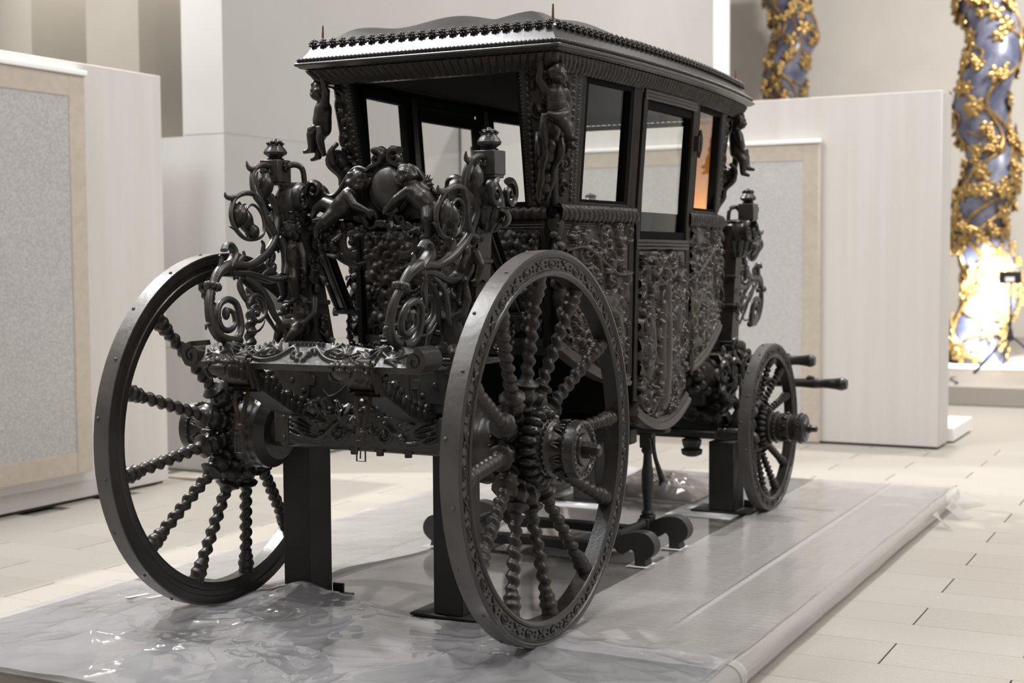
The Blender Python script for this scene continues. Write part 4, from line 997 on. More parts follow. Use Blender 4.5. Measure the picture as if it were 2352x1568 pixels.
# padded leather top with soft waves
lev = [(.105, 2.598)]; V = []
ds = np.linspace(.11, .60, 22)
for i, d in enumerate(ds):
    P = rimpath(d); f = (d-.11)/.49; z = 2.600+.105*(1-(1-f)**3.2); ang = np.arange(len(P))
    wv = .012*np.sin(P[:, 0]*9)*np.cos(P[:, 1]*8)*np.clip(f*6, 0, 1)+.012*np.sin(P[:, 1]*13+1)*np.clip(f*5, 0, 1)
    V.append(np.c_[P, z+wv])
V = np.array(V); mb = MB(); k = V.shape[1]; mb.add(V.reshape(-1, 3), gridfaces(len(ds), k, cv=True)); mb.g.append((len(ds)-1)*k+np.arange(k)); put('leather_top', mb, 'roofskin', ROOF, 0)
# leaf frieze under the rim
mb = MB(); n = 900; P0 = rimpath(.099, (260, 420)); P1 = rimpath(.040, (260, 420)); k = len(P0); v = np.linspace(0, 1, 9)
arc = np.r_[0, np.cumsum(np.linalg.norm(np.diff(P0, axis=0), axis=1))]
A, Vv = np.meshgrid(arc, v, indexing='ij'); hh = .019*np.abs(np.sin(PI*(A/.036+.55*Vv)))**.6*(.5+.5*np.sin(PI*np.clip(Vv, .05, .95)))+.004*vnoise(A*120, Vv*6, 2)
P = np.stack([P0[:, None, 0]*(1-Vv)+P1[:, None, 0]*Vv, P0[:, None, 1]*(1-Vv)+P1[:, None, 1]*Vv, 2.400+.066*Vv-hh*.5], -1)
T_ = np.roll(P0, -1, 0)-np.roll(P0, 1, 0); N_ = np.c_[T_[:, 1], -T_[:, 0]]; N_ /= np.linalg.norm(N_, axis=1)[:, None]; sgn = np.sign(((P0-[XC, 0])*N_).sum(1))[:, None]; P[..., :2] += (N_*sgn)[:, None, :]*hh[..., None]
mb.add(P.reshape(-1, 3), gridfaces(k, 9, cu=True)); put('leaf_frieze', mb, 'carved', ROOF, 0)
# beads along the rim
def along(d, step, n=(120, 300)):
    P = rimpath(d, n); P = np.vstack([P, P[:1]]); L = np.r_[0, np.cumsum(np.linalg.norm(np.diff(P, axis=0), axis=1))]; m = int(L[-1]/step); t = np.linspace(0, L[-1], m, endpoint=False)
    X = np.interp(t, L, P[:, 0]); Y = np.interp(t, L, P[:, 1]); k = np.clip(np.searchsorted(L, t), 1, len(L)-1); T = P[k]-P[k-1]; T /= np.linalg.norm(T, axis=1)[:, None]; N = np.c_[T[:, 1], -T[:, 0]]
    N *= np.sign(((np.c_[X, Y]-[XC, 0])*N).sum(1))[:, None]; return np.c_[X, Y], N
mb = MB(); Pb, Nb = along(.010, .021)
for q, p in enumerate(Pb):
    mb.join(ell((*p, 2.507), (.0105, .0105, .011), 7, 5))
put('bead_moulding', mb, 'black', ROOF, kind='stuff')
# the row of rosettes
ro = MB()
for q in range(8): ro.join(ell((.0165*math.cos(q*PI/4), .0165*math.sin(q*PI/4), .004), (.0105, .0068, .008), 6, 4, rotmat((0, 0, 1), q*PI/4)))
ro.join(ell((0, 0, .010), (.0095, .0095, .009), 7, 5)); ro.join(lathe([(.018, -.004), (.016, .003)], 10))
rme = ro.mesh('rosette'); rme.materials.append(M['black'])
Pr, Nr = along(.062, .0535)
for p, nrm in zip(Pr, Nr):
    o = bpy.data.objects.new('rosette', rme); C.objects.link(o); place(o, (p[0]+nrm[0]*.004, p[1]+nrm[1]*.004, 2.588), ROOF)
    o.rotation_euler = Matrix(align((nrm[0], nrm[1], .45), (0, 0, 1)).tolist()).to_euler(); o.scale = (.92, .92, .92)
for x in (.53, 2*XC-.53):
    for y in (-.607, .607): put('pin', tube([(x, y, 2.58), (x, y, 2.635), (x+.002, y, 2.68)], [.006, .0055, .004], 6, 0), 'rust', ROOF)
# ---------------------------------------------------------------- standards (tall carved posts) with scrollwork, boxes and finials
SCR = {
    'stem': [(-0.393,1.232),(-0.464,1.235),(-0.529,1.26),(-0.56,1.309),(-0.563,1.364),(-0.547,1.418),(-0.516,1.461),(-0.471,1.512),(-0.412,1.541),(-0.343,1.547),(-0.253,1.544),(-0.163,1.572),(-0.093,1.613),(-0.038,1.661),(-0.011,1.706)],
    'loop': [(-0.464,1.235),(-0.397,1.239),(-0.359,1.279),(-0.354,1.342),(-0.371,1.388),(-0.423,1.404),(-0.478,1.381),(-0.5,1.334),(-0.484,1.289),(-0.438,1.276),(-0.392,1.302),(-0.393,1.344),(-0.422,1.362)],
    'loopbulb': [(-0.443,1.346)],
    'spiral': [(-0.328,1.38),(-0.298,1.407),(-0.25,1.417),(-0.21,1.387),(-0.217,1.337),(-0.266,1.307),(-0.309,1.319),(-0.311,1.355),(-0.272,1.375),(-0.253,1.349),(-0.275,1.339)],
    'thin': [(-0.334,1.263),(-0.265,1.264),(-0.225,1.284),(-0.201,1.308)],
    'curl': [(-0.403,1.539),(-0.359,1.574),(-0.341,1.602),(-0.357,1.629),(-0.387,1.632),(-0.406,1.609)],
    'curl2': [(-0.367,1.564),(-0.333,1.578),(-0.304,1.592)],
    'hook': [(-0.56,1.309),(-0.591,1.307),(-0.602,1.287)],
    'flame1': [(-0.373,1.518),(-0.283,1.513),(-0.207,1.495),(-0.127,1.48),(-0.039,1.492),(-0.0,1.521),(0.007,1.573),(-0.006,1.617)],
    'flame2': [(-0.322,1.496),(-0.265,1.471),(-0.211,1.43),(-0.177,1.379),(-0.154,1.328),(-0.122,1.287),(-0.091,1.245)],
    'flame3': [(-0.322,1.496),(-0.337,1.458),(-0.324,1.419),(-0.304,1.383)],
    'flame4': [(-0.207,1.495),(-0.154,1.516),(-0.116,1.522),(-0.099,1.544),(-0.123,1.544)],
    'up1': [(-0.011,1.706),(0.013,1.766),(-0.004,1.817),(-0.042,1.86)],
    'up2': [(-0.024,1.669),(-0.074,1.734),(-0.094,1.8),(-0.137,1.849),(-0.141,1.914),(-0.11,1.963),(-0.034,1.987),(0.032,1.96),(0.067,1.902),(0.067,1.842),(0.032,1.766)],
    'tip1': [(-0.086,1.974),(-0.134,1.963),(-0.153,1.976),(-0.157,1.997)],
    'up2in': [(-0.091,1.953),(-0.111,1.919),(-0.102,1.887),(-0.076,1.917)],
    'up3': [(-0.067,1.764),(-0.092,1.807),(-0.135,1.849),(-0.198,1.856),(-0.27,1.836),(-0.311,1.793),(-0.325,1.743),(-0.301,1.694),(-0.247,1.659),(-0.165,1.66),(-0.112,1.69),(-0.103,1.752),(-0.131,1.795),(-0.173,1.807),(-0.216,1.782)],
    'tip2': [(-0.235,1.846),(-0.307,1.832),(-0.337,1.838),(-0.341,1.855)],
    'tip3': [(-0.301,1.694),(-0.327,1.705),(-0.348,1.709)],
    'flw': [(-0.276,1.752)],
    'flw2': [(-0.217,1.731)],
    'flw3': [(-0.194,1.685)],
    'flwU': [(-0.057,1.889)],
    'mid': [(-0.02,1.662),(-0.006,1.617),(-0.011,1.551),(-0.037,1.5)],
    'mid2': [(-0.086,1.617),(-0.063,1.588),(-0.085,1.551),(-0.078,1.529)],
}
YZ = lambda z: .205+.17*z
def scr(k, dy=0): return [(x, YZ(z)+dy, z) for x, z in SCR[k]]
def XM(mb):                                  # mirror to the front end of the coach
    r = MB(); return r.join(mb, np.array([[-1, 0, 0, 3.58], [0, 1, 0, 0], [0, 0, 1, 0], [0, 0, 0, 1.]]))
def XMlow(mb):                               # the front standards stand lower
    r = MB(); return r.join(mb, np.array([[-1, 0, 0, 3.58], [0, 1, 0, 0], [0, 0, 1, -.11], [0, 0, 0, 1.]]))
def twist_tube(P, r, sides=8): return tube(P, r, sides, 6)
def make_scrollwork():
    mb = MB(); ov = lambda k, r, dy=0, **kw: mb.join(tube(scr(k, dy), r, kw.pop('sides', 10), 6, **kw))
    ov('stem', [.020, .021, .021, .020, .019, .017, .017, .022, .024, .021, .017, .021, .020, .018, .015])
    ov('loop', [.018, .017, .016, .015, .015, .015, .014, .014, .013, .013, .012, .011, .009], .012)
    mb.join(ell(scr('loopbulb', .012)[0], (.018, .018, .028), 10, 7))
    ov('spiral', [.012, .011, .010, .010, .009, .009, .008, .008, .007, .007, .006], -.02); mb.join(ell(np.array(scr('spiral', -.02)[-1]), .015, 8, 6))
    ov('thin', [.007, .006, .005, .003]); ov('hook', [.010, .008, .004])
    for q in range(8):                       # knuckle ring of beads
        a = q*PI/4; c = np.array(scr('stem')[6]); mb.join(ell(c+[.026*math.cos(a)*.95, .026*math.sin(a), .026*math.cos(a)*-.3], (.013, .013, .017), 8, 6))
    def bl(k, wd, dy=0, th=.006): mb.join(leafblade(scr(k, dy), wd, th, up=(0, 1, 0)))
    mb.join(tube(scr('curl'), [.016, .014, .014, .013, .011, .013], 8, 5, flat=1.6, up=(0, 1, 0)))
    bl('curl2', .016, 0, .008); bl('flame1', .016, 0, .012); bl('flame2', .018, -.02, .012); bl('flame3', .018, .0, .01); bl('flame4', .016, -.02, .01)
    bl('flame1', .010, -.03, .012); bl('flame2', .012, .025, .012)
    ov('up1', [.016, .016, .017, .014]); ov('up2', [.018, .015, .013, .012, .011, .011, .013, .014, .014, .013, .012]); ov('tip1', [.008, .012, .009, .003]); bl('up2in', .012, .0, .006)
    ov('up3', [.012, .012, .012, .012, .011, .010, .010, .010, .009, .008, .008, .007, .007, .006, .004], .0); ov('tip2', [.008, .012, .009, .003]); ov('tip3', [.008, .006, .002])
    ov('mid', [.018, .020, .022, .018], -.02); ov('mid2', [.016, .020, .018, .012], .015)
    for k in range(7):                       # leaf bracts along the stem
        p = np.array(scr('stem')[7+k]); t = np.array(scr('stem')[min(8+k, 14)])-p; t /= np.linalg.norm(t)+1e-9; n_ = np.array([t[2], 0, -t[0]])*(1 if k % 2 else -1)
        mb.join(leafblade([p, p+t*.03+n_*.018, p+t*.055+n_*.04, p+t*.05+n_*.062], .014, .006, up=(0, 1, 0)))
    return mb
def make_blossoms():
    out = []
    for k, rr, dy in (('flw', (.030, .034, .052), 0), ('flw2', (.024, .030, .055), .01), ('flw3', (.022, .026, .038), 0), ('flwU', (.030, .036, .060), 0)):
        c = np.array(scr(k, dy)[0]); mb = MB(); Rm = rotmat((0, 1, 0), {'flw': .2, 'flw2': -.25, 'flw3': -.5, 'flwU': .1}[k])
        for q in range(5):                   # open cup of petals
            a = q*2*PI/5; e1 = np.array([math.cos(a), math.sin(a), 0])
            P = [c+Rm@(np.array([0, 0, -rr[2]])), c+Rm@(e1*rr[0]*.9+[0, 0, -rr[2]*.3]), c+Rm@(e1*rr[0]*1.0+[0, 0, rr[2]*.35]), c+Rm@(e1*rr[0]*.55+[0, 0, rr[2]*.95]), c+Rm@(e1*rr[0]*1.0+[0, 0, rr[2]*1.15])]
            mb.join(tube(P, [.006, .019, .022, .012, .003], 8, 4, flat=.4, up=tuple(Rm@e1)))
        mb.join(ell(c-Rm@np.array([0, 0, rr[2]*.4]), (rr[0]*.6, rr[0]*.6, rr[2]*.5), 8, 6)); out.append(mb)
    return out
def make_post():
    mb = MB(); zs = [1.13, 1.18, 1.35, 1.52, 1.66, 1.74, 1.80]; V = []
    for z in zs:
        f = (z-1.13)/.67; yc = .385+.075*f; w_ = .085-.042*f; xw = .070-.015*f
        V.append([(.09-xw, yc+w_, z), (.09+xw, yc+w_, z), (.09+xw, yc-w_, z), (.09-xw, yc-w_, z)])
    V = np.array(V); mb.add(V.reshape(-1, 3), gridfaces(len(zs), 4, cv=True)); mb.g += [np.arange(4)[::-1], (len(zs)-1)*4+np.arange(4)]
    for f in (0, .35, .62, .93): z = 1.13+.67*f; yc = .385+.075*f; w_ = .085-.042*f; xw = .07-.015*f; mb.join(box((.09-xw-.010, yc-w_-.010, z), (.09+xw+.010, yc+w_+.010, z+.022), .006))
    return mb
def make_postleaves(seed=1):
    mb = MB(); rs = random.Random(seed)
    for q in range(26):
        f = rs.uniform(.02, .98); z = 1.13+.67*f; yc = .385+.075*f; w_ = .085-.042*f; xw = .07-.015*f
        sd = rs.choice((0, 0, 1, 1, 2)); 
        if sd == 0: c, n_, t_ = np.array([.09-xw, yc+rs.uniform(-w_, w_)*.7, z]), np.array([-1., 0, 0]), np.array([0, rs.uniform(-1, 1), -1.])
        elif sd == 1: c, n_, t_ = np.array([.09+rs.uniform(-xw, xw)*.8, yc-w_, z]), np.array([0, -1., 0]), np.array([rs.uniform(-1, 1), 0, -1.])
        else: c, n_, t_ = np.array([.09+rs.uniform(-xw, xw)*.8, yc+w_, z]), np.array([0, 1., 0]), np.array([rs.uniform(-1, 1), 0, -1.])
        t_ /= np.linalg.norm(t_); L = rs.uniform(.04, .075)
        mb.join(leafblade([c, c+t_*L*.4+n_*.02, c+t_*L*.8+n_*.02, c+t_*L+n_*rs.uniform(.02, .045)], .02, .006, up=tuple(n_)))
        if q % 3 == 0:
            for k in range(6): mb.join(ell(c+n_*.012+np.cross(n_, t_)*.018*math.cos(k)+t_*.018*math.sin(k), .011, 7, 5))
            mb.join(ell(c+n_*.02, .010, 7, 5))
    return mb
def make_volute():
    """swollen bracket under the box: urn body, rolled scrolls on its sides"""
    mb = MB(); c = np.array([.10, .485, 1.80])
    mb.join(lathe([(.045, -.125), (.075, -.09), (.092, -.035), (.090, .02), (.072, .065), (.062, .085), (.066, .10), (.05, .112)], 24, c, lobes=8, amp=.05))
    for sy in (-1, 1):
        for sx in (-1, 1):
            pts = []
            for q in range(22):
                f = q/21; a = PI*.5-f*2*PI*1.35; r_ = .058*(1-f*.83); pts.append(c+[sx*.052+0, sy*(.052+.042*math.cos(a)*0), .0]+np.array([sx*r_*math.cos(a)*.9+sx*.012, sy*.035+0, .035+r_*math.sin(a)]))
            mb.join(tube(pts, np.linspace(.017, .008, 22), 8, 2, flat=1.5, up=(0, 1, 0))); mb.join(ell(pts[-1], (.012, .022, .012), 8, 6))
        pts = []
        for q in range(18):
            f = q/17; a = -PI*.4+f*2*PI*1.15; r_ = .04*(1-f*.8); pts.append(c+np.array([r_*math.cos(a)*.4-.02, sy*(.085+r_*math.cos(a)), -.06+r_*math.sin(a)]))
        mb.join(tube(pts, np.linspace(.014, .007, 18), 8, 2, flat=1.8, up=(1, 0, 0)))
    for q in range(12):
        a = q*PI/6; e1 = np.array([math.cos(a), math.sin(a), 0]); mb.join(leafblade([c+e1*.05+[0, 0, -.12], c+e1*.085+[0, 0, -.08], c+e1*.10+[0, 0, -.03], c+e1*.115+[0, 0, -.02]], .018, .006, up=tuple(e1)))
    return mb
def make_box(): return box((-.002, .492, 1.912), (.098, .592, 2.012), .003).join(box((.004, .497, 1.900), (.092, .587, 1.914), .003))
def make_boxbits(): return box((-.014, .528, 1.945), (.0, .556, 1.970), .003)
def make_finial():
    z = 2.012; mb = lathe([(.030, z), (.036, z+.006), (.026, z+.012), (.030, z+.016), (.044, z+.026), (.047, z+.036), (.040, z+.05), (.030, z+.062), (.028, z+.072), (.034, z+.078)], 24, (.048, .541, 0), lobes=8, amp=.14)
    for q in range(7): a = q*.9; mb.join(ell((.048+.022*math.cos(a), .541+.022*math.sin(a), z+.078), .011, 7, 5))
    for q in range(8):
        a = q*PI/4; e1 = np.array([math.cos(a), math.sin(a), 0]); c = np.array([.048, .541, z]); mb.join(leafblade([c+e1*.028+[0, 0, .05], c+e1*.030+[0, 0, .066], c+e1*.042+[0, 0, .076]], .010, .004, up=tuple(e1)))
    mb.join(ell((.048, .541, z+.084), .014, 8, 6)); return mb
def make_handle():
    mb = tube([(.06, .485, 1.985), (.085, .462, 1.992), (.11, .442, 1.975), (.118, .436, 1.925), (.114, .436, 1.87), (.108, .44, 1.83)], [.014, .014, .013, .013, .014, .016], 9, 5)
    for q in range(8): a = q*PI/4; mb.join(ell((.055+.018*math.cos(a), .484, 1.985+.018*math.sin(a)), .009, 7, 5))
    mb.join(ell((.055, .476, 1.985), .014, 8, 6)); mb.join(leafblade([(.112, .436, 1.90), (.13, .425, 1.895), (.145, .42, 1.905)], .008, .005, up=(0, 0, 1))); return mb
SWK, BLS = make_scrollwork(), make_blossoms()
TR = []
def standard(s, front=False):
    f = (lambda m: XMlow(m)) if front else (lambda m: m); g = (lambda m: f(m) if s > 0 else f(m).mirrory())
    lab = '%s %s standard' % ('front' if front else 'rear', 'left' if s > 0 else 'right')
    po = put('standard_post', g(make_post()), 'carved', CAR, label=lab+', carved post with scrolls, cube and finial')
    put('leaf_carving', g(make_postleaves(3+s)), 'carved', po, kind='stuff')
    if front: put('post_plinth', g(box((.02, .30, 1.03), (.17, .48, 1.135), .01)), 'black', po)
    put('scrollwork', g(SWK), 'iron', po)
    for b in BLS: put('blossom', g(b), 'black', po)
    put('volute_bracket', g(make_volute()), 'black', po)
    put('cube_block', g(make_box()), 'iron', po); put('cube_peg', g(make_boxbits()), 'iron', po)
    put('finial', g(make_finial()), 'black', po); put('loop_handle', g(make_handle()), 'black', po)
    if front: return
    # a child climbing near the base and one higher up
    if s > 0:
        y0 = .40; J = dict(head=(.055, y0+.0, 1.475), face=(-.8, -.1, -.35), neck=(.06, y0, 1.425), chest=(.045, y0, 1.375), belly=(.03, y0-.005, 1.32), hip=(.02, y0-.005, 1.275),
            lsh=(.05, y0+.055, 1.40), lel=(.045, y0+.085, 1.45), lha=(.05, y0+.07, 1.53), rsh=(.05, y0-.055, 1.39), rel=(.02, y0-.075, 1.335), rha=(-.03, y0-.065, 1.30),
            lkn=(-.045, y0+.055, 1.28), lfo=(-.05, y0+.08, 1.21), rkn=(-.045, y0-.02, 1.25), rfo=(-.075, y0+.02, 1.195))
        put_ = [J]
        J2 = dict(head=(.03, .445, 1.70), face=(-.8, .2, -.2), neck=(.03, .445, 1.655), chest=(.025, .44, 1.61), belly=(.02, .435, 1.56), hip=(.02, .43, 1.52), lsh=(.025, .485, 1.63), lel=(.0, .52, 1.66), lha=(-.03, .53, 1.70),
            rsh=(.025, .395, 1.625), rel=(.0, .36, 1.58), rha=(-.02, .345, 1.53), lkn=(-.03, .46, 1.49), lfo=(-.0, .47, 1.41), rkn=(-.03, .40, 1.48), rfo=(-.01, .40, 1.40))
        put_.append(J2)
    else:
        J = dict(head=(-.10, -.43, 1.405), face=(-.4, .55, .55), neck=(-.105, -.43, 1.36), chest=(-.10, -.435, 1.315), belly=(-.09, -.44, 1.26), hip=(-.08, -.44, 1.21),
            lsh=(-.10, -.385, 1.335), lel=(-.14, -.365, 1.28), lha=(-.16, -.36, 1.22), rsh=(-.10, -.485, 1.34), rel=(-.085, -.505, 1.40), rha=(-.08, -.495, 1.465),
            lkn=(-.14, -.40, 1.19), lfo=(-.15, -.385, 1.12), rkn=(-.13, -.47, 1.18), rfo=(-.12, -.48, 1.12))
        J2 = dict(head=(.03, -.47, 1.665), face=(-.5, -.3, .1), neck=(.02, -.465, 1.63), chest=(.0, -.455, 1.585), belly=(-.005, -.445, 1.535), hip=(-.01, -.435, 1.495), lsh=(-.0, -.405, 1.605), lel=(-.02, -.375, 1.655), lha=(-.01, -.39, 1.72),
            rsh=(.0, -.50, 1.59), rel=(-.01, -.53, 1.54), rha=(-.03, -.52, 1.48), lkn=(-.075, -.415, 1.47), lfo=(-.115, -.42, 1.40), rkn=(-.06, -.465, 1.46), rfo=(-.09, -.47, 1.385))
        put_ = [J, J2]
    for k, J in enumerate(put_): figure('cherub', child_mb(J, .92, 20+k+s), 'carved', po)
for s in (1, -1): standard(s); standard(s, True)
# ---------------------------------------------------------------- carved transom between the rear standards
prof = [(.40, 1.80), (.385, 1.865), (.355, 1.90), (.325, 1.885), (.305, 1.855), (.27, 1.845), (.235, 1.862), (.205, 1.90), (.17, 1.945), (.13, 1.965), (.08, 1.95)]
prof = catmull(prof, 4); low = catmull([(.06, 1.70), (.12, 1.705), (.18, 1.69), (.24, 1.70), (.32, 1.73), (.40, 1.74)], 4)
poly = [(-y, z) for y, z in prof[::-1]][::-1]; poly = [(y, z) for y, z in prof]+[(-y, z) for y, z in prof[::-1]]+[(-y, z) for y, z in low]+[(y, z) for y, z in low[::-1]]
TRN = put('transom_board', prism(poly, .05, ((.085, 0, 0), (0, 1, 0), (0, 0, 1), (1, 0, 0))), 'black', CAR, 30)
mb = MB()
for s in (-1, 1):
    mb.join(tube([(.09, s*y, z) for y, z in prof], .012, 7, 0))
    pts = [];
    for q in range(20):
        f = q/19; a = -PI*.1+f*2*PI*1.3; r_ = .042*(1-f*.82); pts.append((.08, s*(.355+r_*math.cos(a)), 1.875+r_*math.sin(a)))
    mb.join(tube(pts, np.linspace(.015, .008, 20), 8, 2, flat=1.8, up=(1, 0, 0))); mb.join(ell(pts[-1], (.03, .014, .014), 8, 6))
    for k in range(12): mb.join(ell((.085, s*(.19+.0*k)-0*k, 1.90-.0*k), .001, 5, 3)) if k < 0 else None
    rib = [(.088, s*(.16+.006*k), 1.955-.012*k) for k in range(8)]
    mb.join(tube(rib, .008, 6, 0))
put('transom_edge', mb, 'black', TRN)
sh = ell((.055, -.05, 1.872), (.045, .086, .098), 24, 16); put('shield', sh, 'iron', TRN)
mb = tube([(.065, -.05+.094*math.cos(a), 1.872+.106*math.sin(a)) for a in np.linspace(0, 2*PI, 33)], .012, 7, 0, caps=False)
for y0, sg in ((.005, 1), (-.085, -1)):      # two broken scrolls on top
    pts = []
    for q in range(20):
        f = q/19; a = PI*.5-sg*(-.5+f*2*PI*1.2)*-1; r_ = .036*(1-f*.8); pts.append((.055, y0+r_*math.cos(a)*1, 2.0+r_*math.sin(a)))
    mb.join(tube(pts, np.linspace(.017, .010, 20), 9, 2, flat=2.0, up=(1, 0, 0))); mb.join(ell(pts[-1], (.032, .013, .013), 8, 6))
    mb.join(tube([(.06, y0+sg*.005, 2.03), (.06, y0-sg*.02, 2.035), (.06, y0-sg*.015, 1.985), (.06, y0+sg*.03, 1.965), (.07, y0+sg*.06, 1.95)], [.015, .018, .018, .016, .012], 9, 4, flat=1.8, up=(1, 0, 0)))
put('shield_frame', mb, 'black', TRN)
mb = MB(); rs = random.Random(4)             # garlands, ribbons and curls hanging below
for s in (-1, 1):
    for q in range(34):
        f = q/33; y = s*(.04+.26*f); z = 1.735-.035*math.sin(PI*f)+rs.uniform(-.025, .025); c = np.array([.055+rs.uniform(-.02, .02), y-.0, z])
        if q % 3 == 0: mb.join(ell(c, rs.uniform(.012, .022), 8, 6))
        else:
            d = np.array([rs.uniform(-.6, .1), rs.uniform(-1, 1), rs.uniform(-1, .5)]); d /= np.linalg.norm(d); mb.join(leafblade([c, c+d*.025, c+d*.05+[-.01, 0, 0]], .016, .006, up=(1, 0, 0)))
    pts = []
    for q in range(18):
        f = q/17; a = PI*.5+s*f*2*PI*1.1; r_ = .045*(1-f*.75); pts.append((.05, s*.075-.03+r_*math.cos(a), 1.735+r_*math.sin(a)))
    mb.join(tube(pts, np.linspace(.012, .006, 18), 8, 2, flat=1.6, up=(1, 0, 0)))
    mb.join(tube([(.06, s*.17, 1.72), (.05, s*.185, 1.66), (.05, s*.18, 1.61), (.045, s*.14, 1.585), (.03, s*.10, 1.60)], [.012, .018, .020, .022, .010], 8, 5, flat=.6))
    mb.join(tube([(.06, s*.20, 1.72), (.06, s*.215, 1.66), (.06, s*.215, 1.61), (.05, s*.23, 1.585), (.03, s*.26, 1.59)], [.012, .016, .016, .016, .008], 8, 5, flat=.6))
    for q in range(10): mb.join(ell((.05+rs.uniform(-.01, .01), s*(.25+rs.uniform(-.03, .03)), 1.66+rs.uniform(-.05, .05)), rs.uniform(.012, .02), 8, 5))
put('garland', mb, 'black', TRN)
X_ = .035
JL = dict(head=(X_, .098, 1.905), face=(-.45, -.85, -.25), neck=(X_+.01, .115, 1.868), chest=(X_, .135, 1.838), belly=(X_, .165, 1.808), hip=(X_, .195, 1.785), lsh=(X_+.02, .155, 1.862), lel=(X_+.02, .10, 1.885), lha=(X_+.015, .055, 1.90),
          rsh=(X_-.03, .125, 1.845), rel=(X_-.045, .085, 1.80), rha=(X_-.03, .03, 1.775), lkn=(X_+.01, .27, 1.815), lfo=(X_+.02, .335, 1.79), rkn=(X_-.035, .245, 1.735), rfo=(X_-.02, .30, 1.70))
figure('cherub', child_mb(JL, .98, 31), 'black', TRN)
JR = dict(head=(X_, -.148, 1.918), face=(-.3, .9, -.15), neck=(X_+.01, -.165, 1.88), chest=(X_, -.188, 1.85), belly=(X_, -.222, 1.822), hip=(X_, -.255, 1.79), lsh=(X_-.03, -.175, 1.855), lel=(X_-.045, -.125, 1.82), lha=(X_-.035, -.075, 1.785),
          rsh=(X_+.02, -.20, 1.872), rel=(X_+.02, -.145, 1.885), rha=(X_+.015, -.115, 1.905), lkn=(X_-.04, -.275, 1.735), lfo=(X_-.02, -.27, 1.67), rkn=(X_+.01, -.33, 1.755), rfo=(X_+.02, -.37, 1.70))
mc = child_mb(JR, .98, 32)
for v in (0, 1):
    for q in range(5): c = np.array([X_+.02+.02*v, -.205, 1.875]); d = np.array([.1, -.55-.12*q, .8-.32*q]); d /= np.linalg.norm(d); mc.join(tube([c, c+d*.035, c+d*(.068-.006*q)], [.010, .010, .005], 7, 3, flat=.6))
figure('cherub', mc, 'black', TRN)
# wide leather straps that carry the body, with an inner rope, hook chains below
def straps(s, front):
    f = (lambda m: XM(m)) if front else (lambda m: m); g = (lambda m: f(m) if s > 0 else f(m).mirrory())
    P = [(.17, .425, 1.76), (.25, .435, 1.62), (.35, .442, 1.47), (.45, .447, 1.33)]
    st = put('body_strap', g(tube(P, .058, 4, 3, flat=.16, up=(.8, 0, .55)).join(tube([(x-.02, y-.02, z) for x, y, z in P], .009, 7, 4)).join(tube([(x-.015, y+.035, z) for x, y, z in P], .006, 7, 4))), 'gloss', CAR)
    bu = box((.43, .39, 1.31), (.50, .50, 1.335), .006).join(lathe([(.012, 1.30), (.016, 1.315), (.012, 1.34)], 8, (.47, .515, 0))); put('strap_clamp', g(bu), 'iron', st)
    ch = MB(); P = catmull([(.46, .425, 1.315), (.46, .43, 1.25), (.46, .425, 1.19), (.47, .40, 1.155), (.50, .35, 1.155), (.54, .31, 1.18)], 5)
    ch.join(tube(P, [.012 if k % 3 else .019 for k in range(len(P))], 8, 0)); put('hook', g(ch), 'gloss', st)
    cu = tube([(.16, .40, 1.74), (.20, .37, 1.66), (.25, .34, 1.58), (.33, .31, 1.54), (.40, .30, 1.55)], [.016, .018, .017, .014, .01], 9, 5).join(lathe([(.03, 1.66), (.034, 1.67), (.03, 1.685)], 10, (.20, .375, 0))); put('curved_arm', g(cu), 'black', st)
for s in (1, -1):
    for fr in (False, True): straps(s, fr)
# corner carving below the belt (caryatid strip on each lower corner)
for e in (1, -1):
    for s in (1, -1):
        mb = MB(); rs = random.Random(60+e+s)
        zz = np.linspace(1.19, 1.75, 12); ln = np.array([[(Xr(z)+.02), hw(Xr(z), z)-.022, z] for z in zz])
        mb.join(tube(ln, [.036+.008*math.sin(k*1.9) for k in range(12)], 10, 4))
        for k in range(60):
            z = rs.uniform(1.2, 1.74); c = np.array([Xr(z)+.01, hw(Xr(z), z)-.012, z]); d = np.array([rs.uniform(-1, .5), rs.uniform(-.5, 1), rs.uniform(-1, 1)]); d /= np.linalg.norm(d)
            if k % 2: mb.join(ell(c+d*.022, rs.uniform(.012, .026), 8, 5))
            else: mb.join(leafblade([c, c+d*.03, c+d*.05+[0, 0, -.015], c+d*.055+[0, 0, -.035]], .018, .008))
        if e < 0: q = MB(); q.join(mb, np.array([[-1, 0, 0, 2*XC], [0, 1, 0, 0], [0, 0, 1, 0], [0, 0, 0, 1.]])); mb = q
        put('corner_carving', mb if s > 0 else mb.mirrory(), 'carved', CAR)
# turned vase on the axle bed
mb = lathe([(.055, 1.115), (.055, 1.15), (.075, 1.155), (.08, 1.185), (.07, 1.195)], 8, (.16, .0, 0)).join(lathe([(.066, 1.195), (.072, 1.21), (.05, 1.235), (.030, 1.25), (.022, 1.262)], 20, (.16, 0, 0), lobes=9, amp=.15))
for q in range(6): mb.join(ell((.16+.02*math.cos(q), .02*math.sin(q), 1.272), .016, 8, 5))
for q in range(9): a = q*.7; mb.join(ell((.16+.055*math.cos(a), .055*math.sin(a), 1.22), .018, 8, 5))
put('axle_vase', mb, 'gloss', CAR)
put('axle_platform', box((.0, -.45, 1.115), (.36, .45, 1.135), .006), 'iron', CAR)
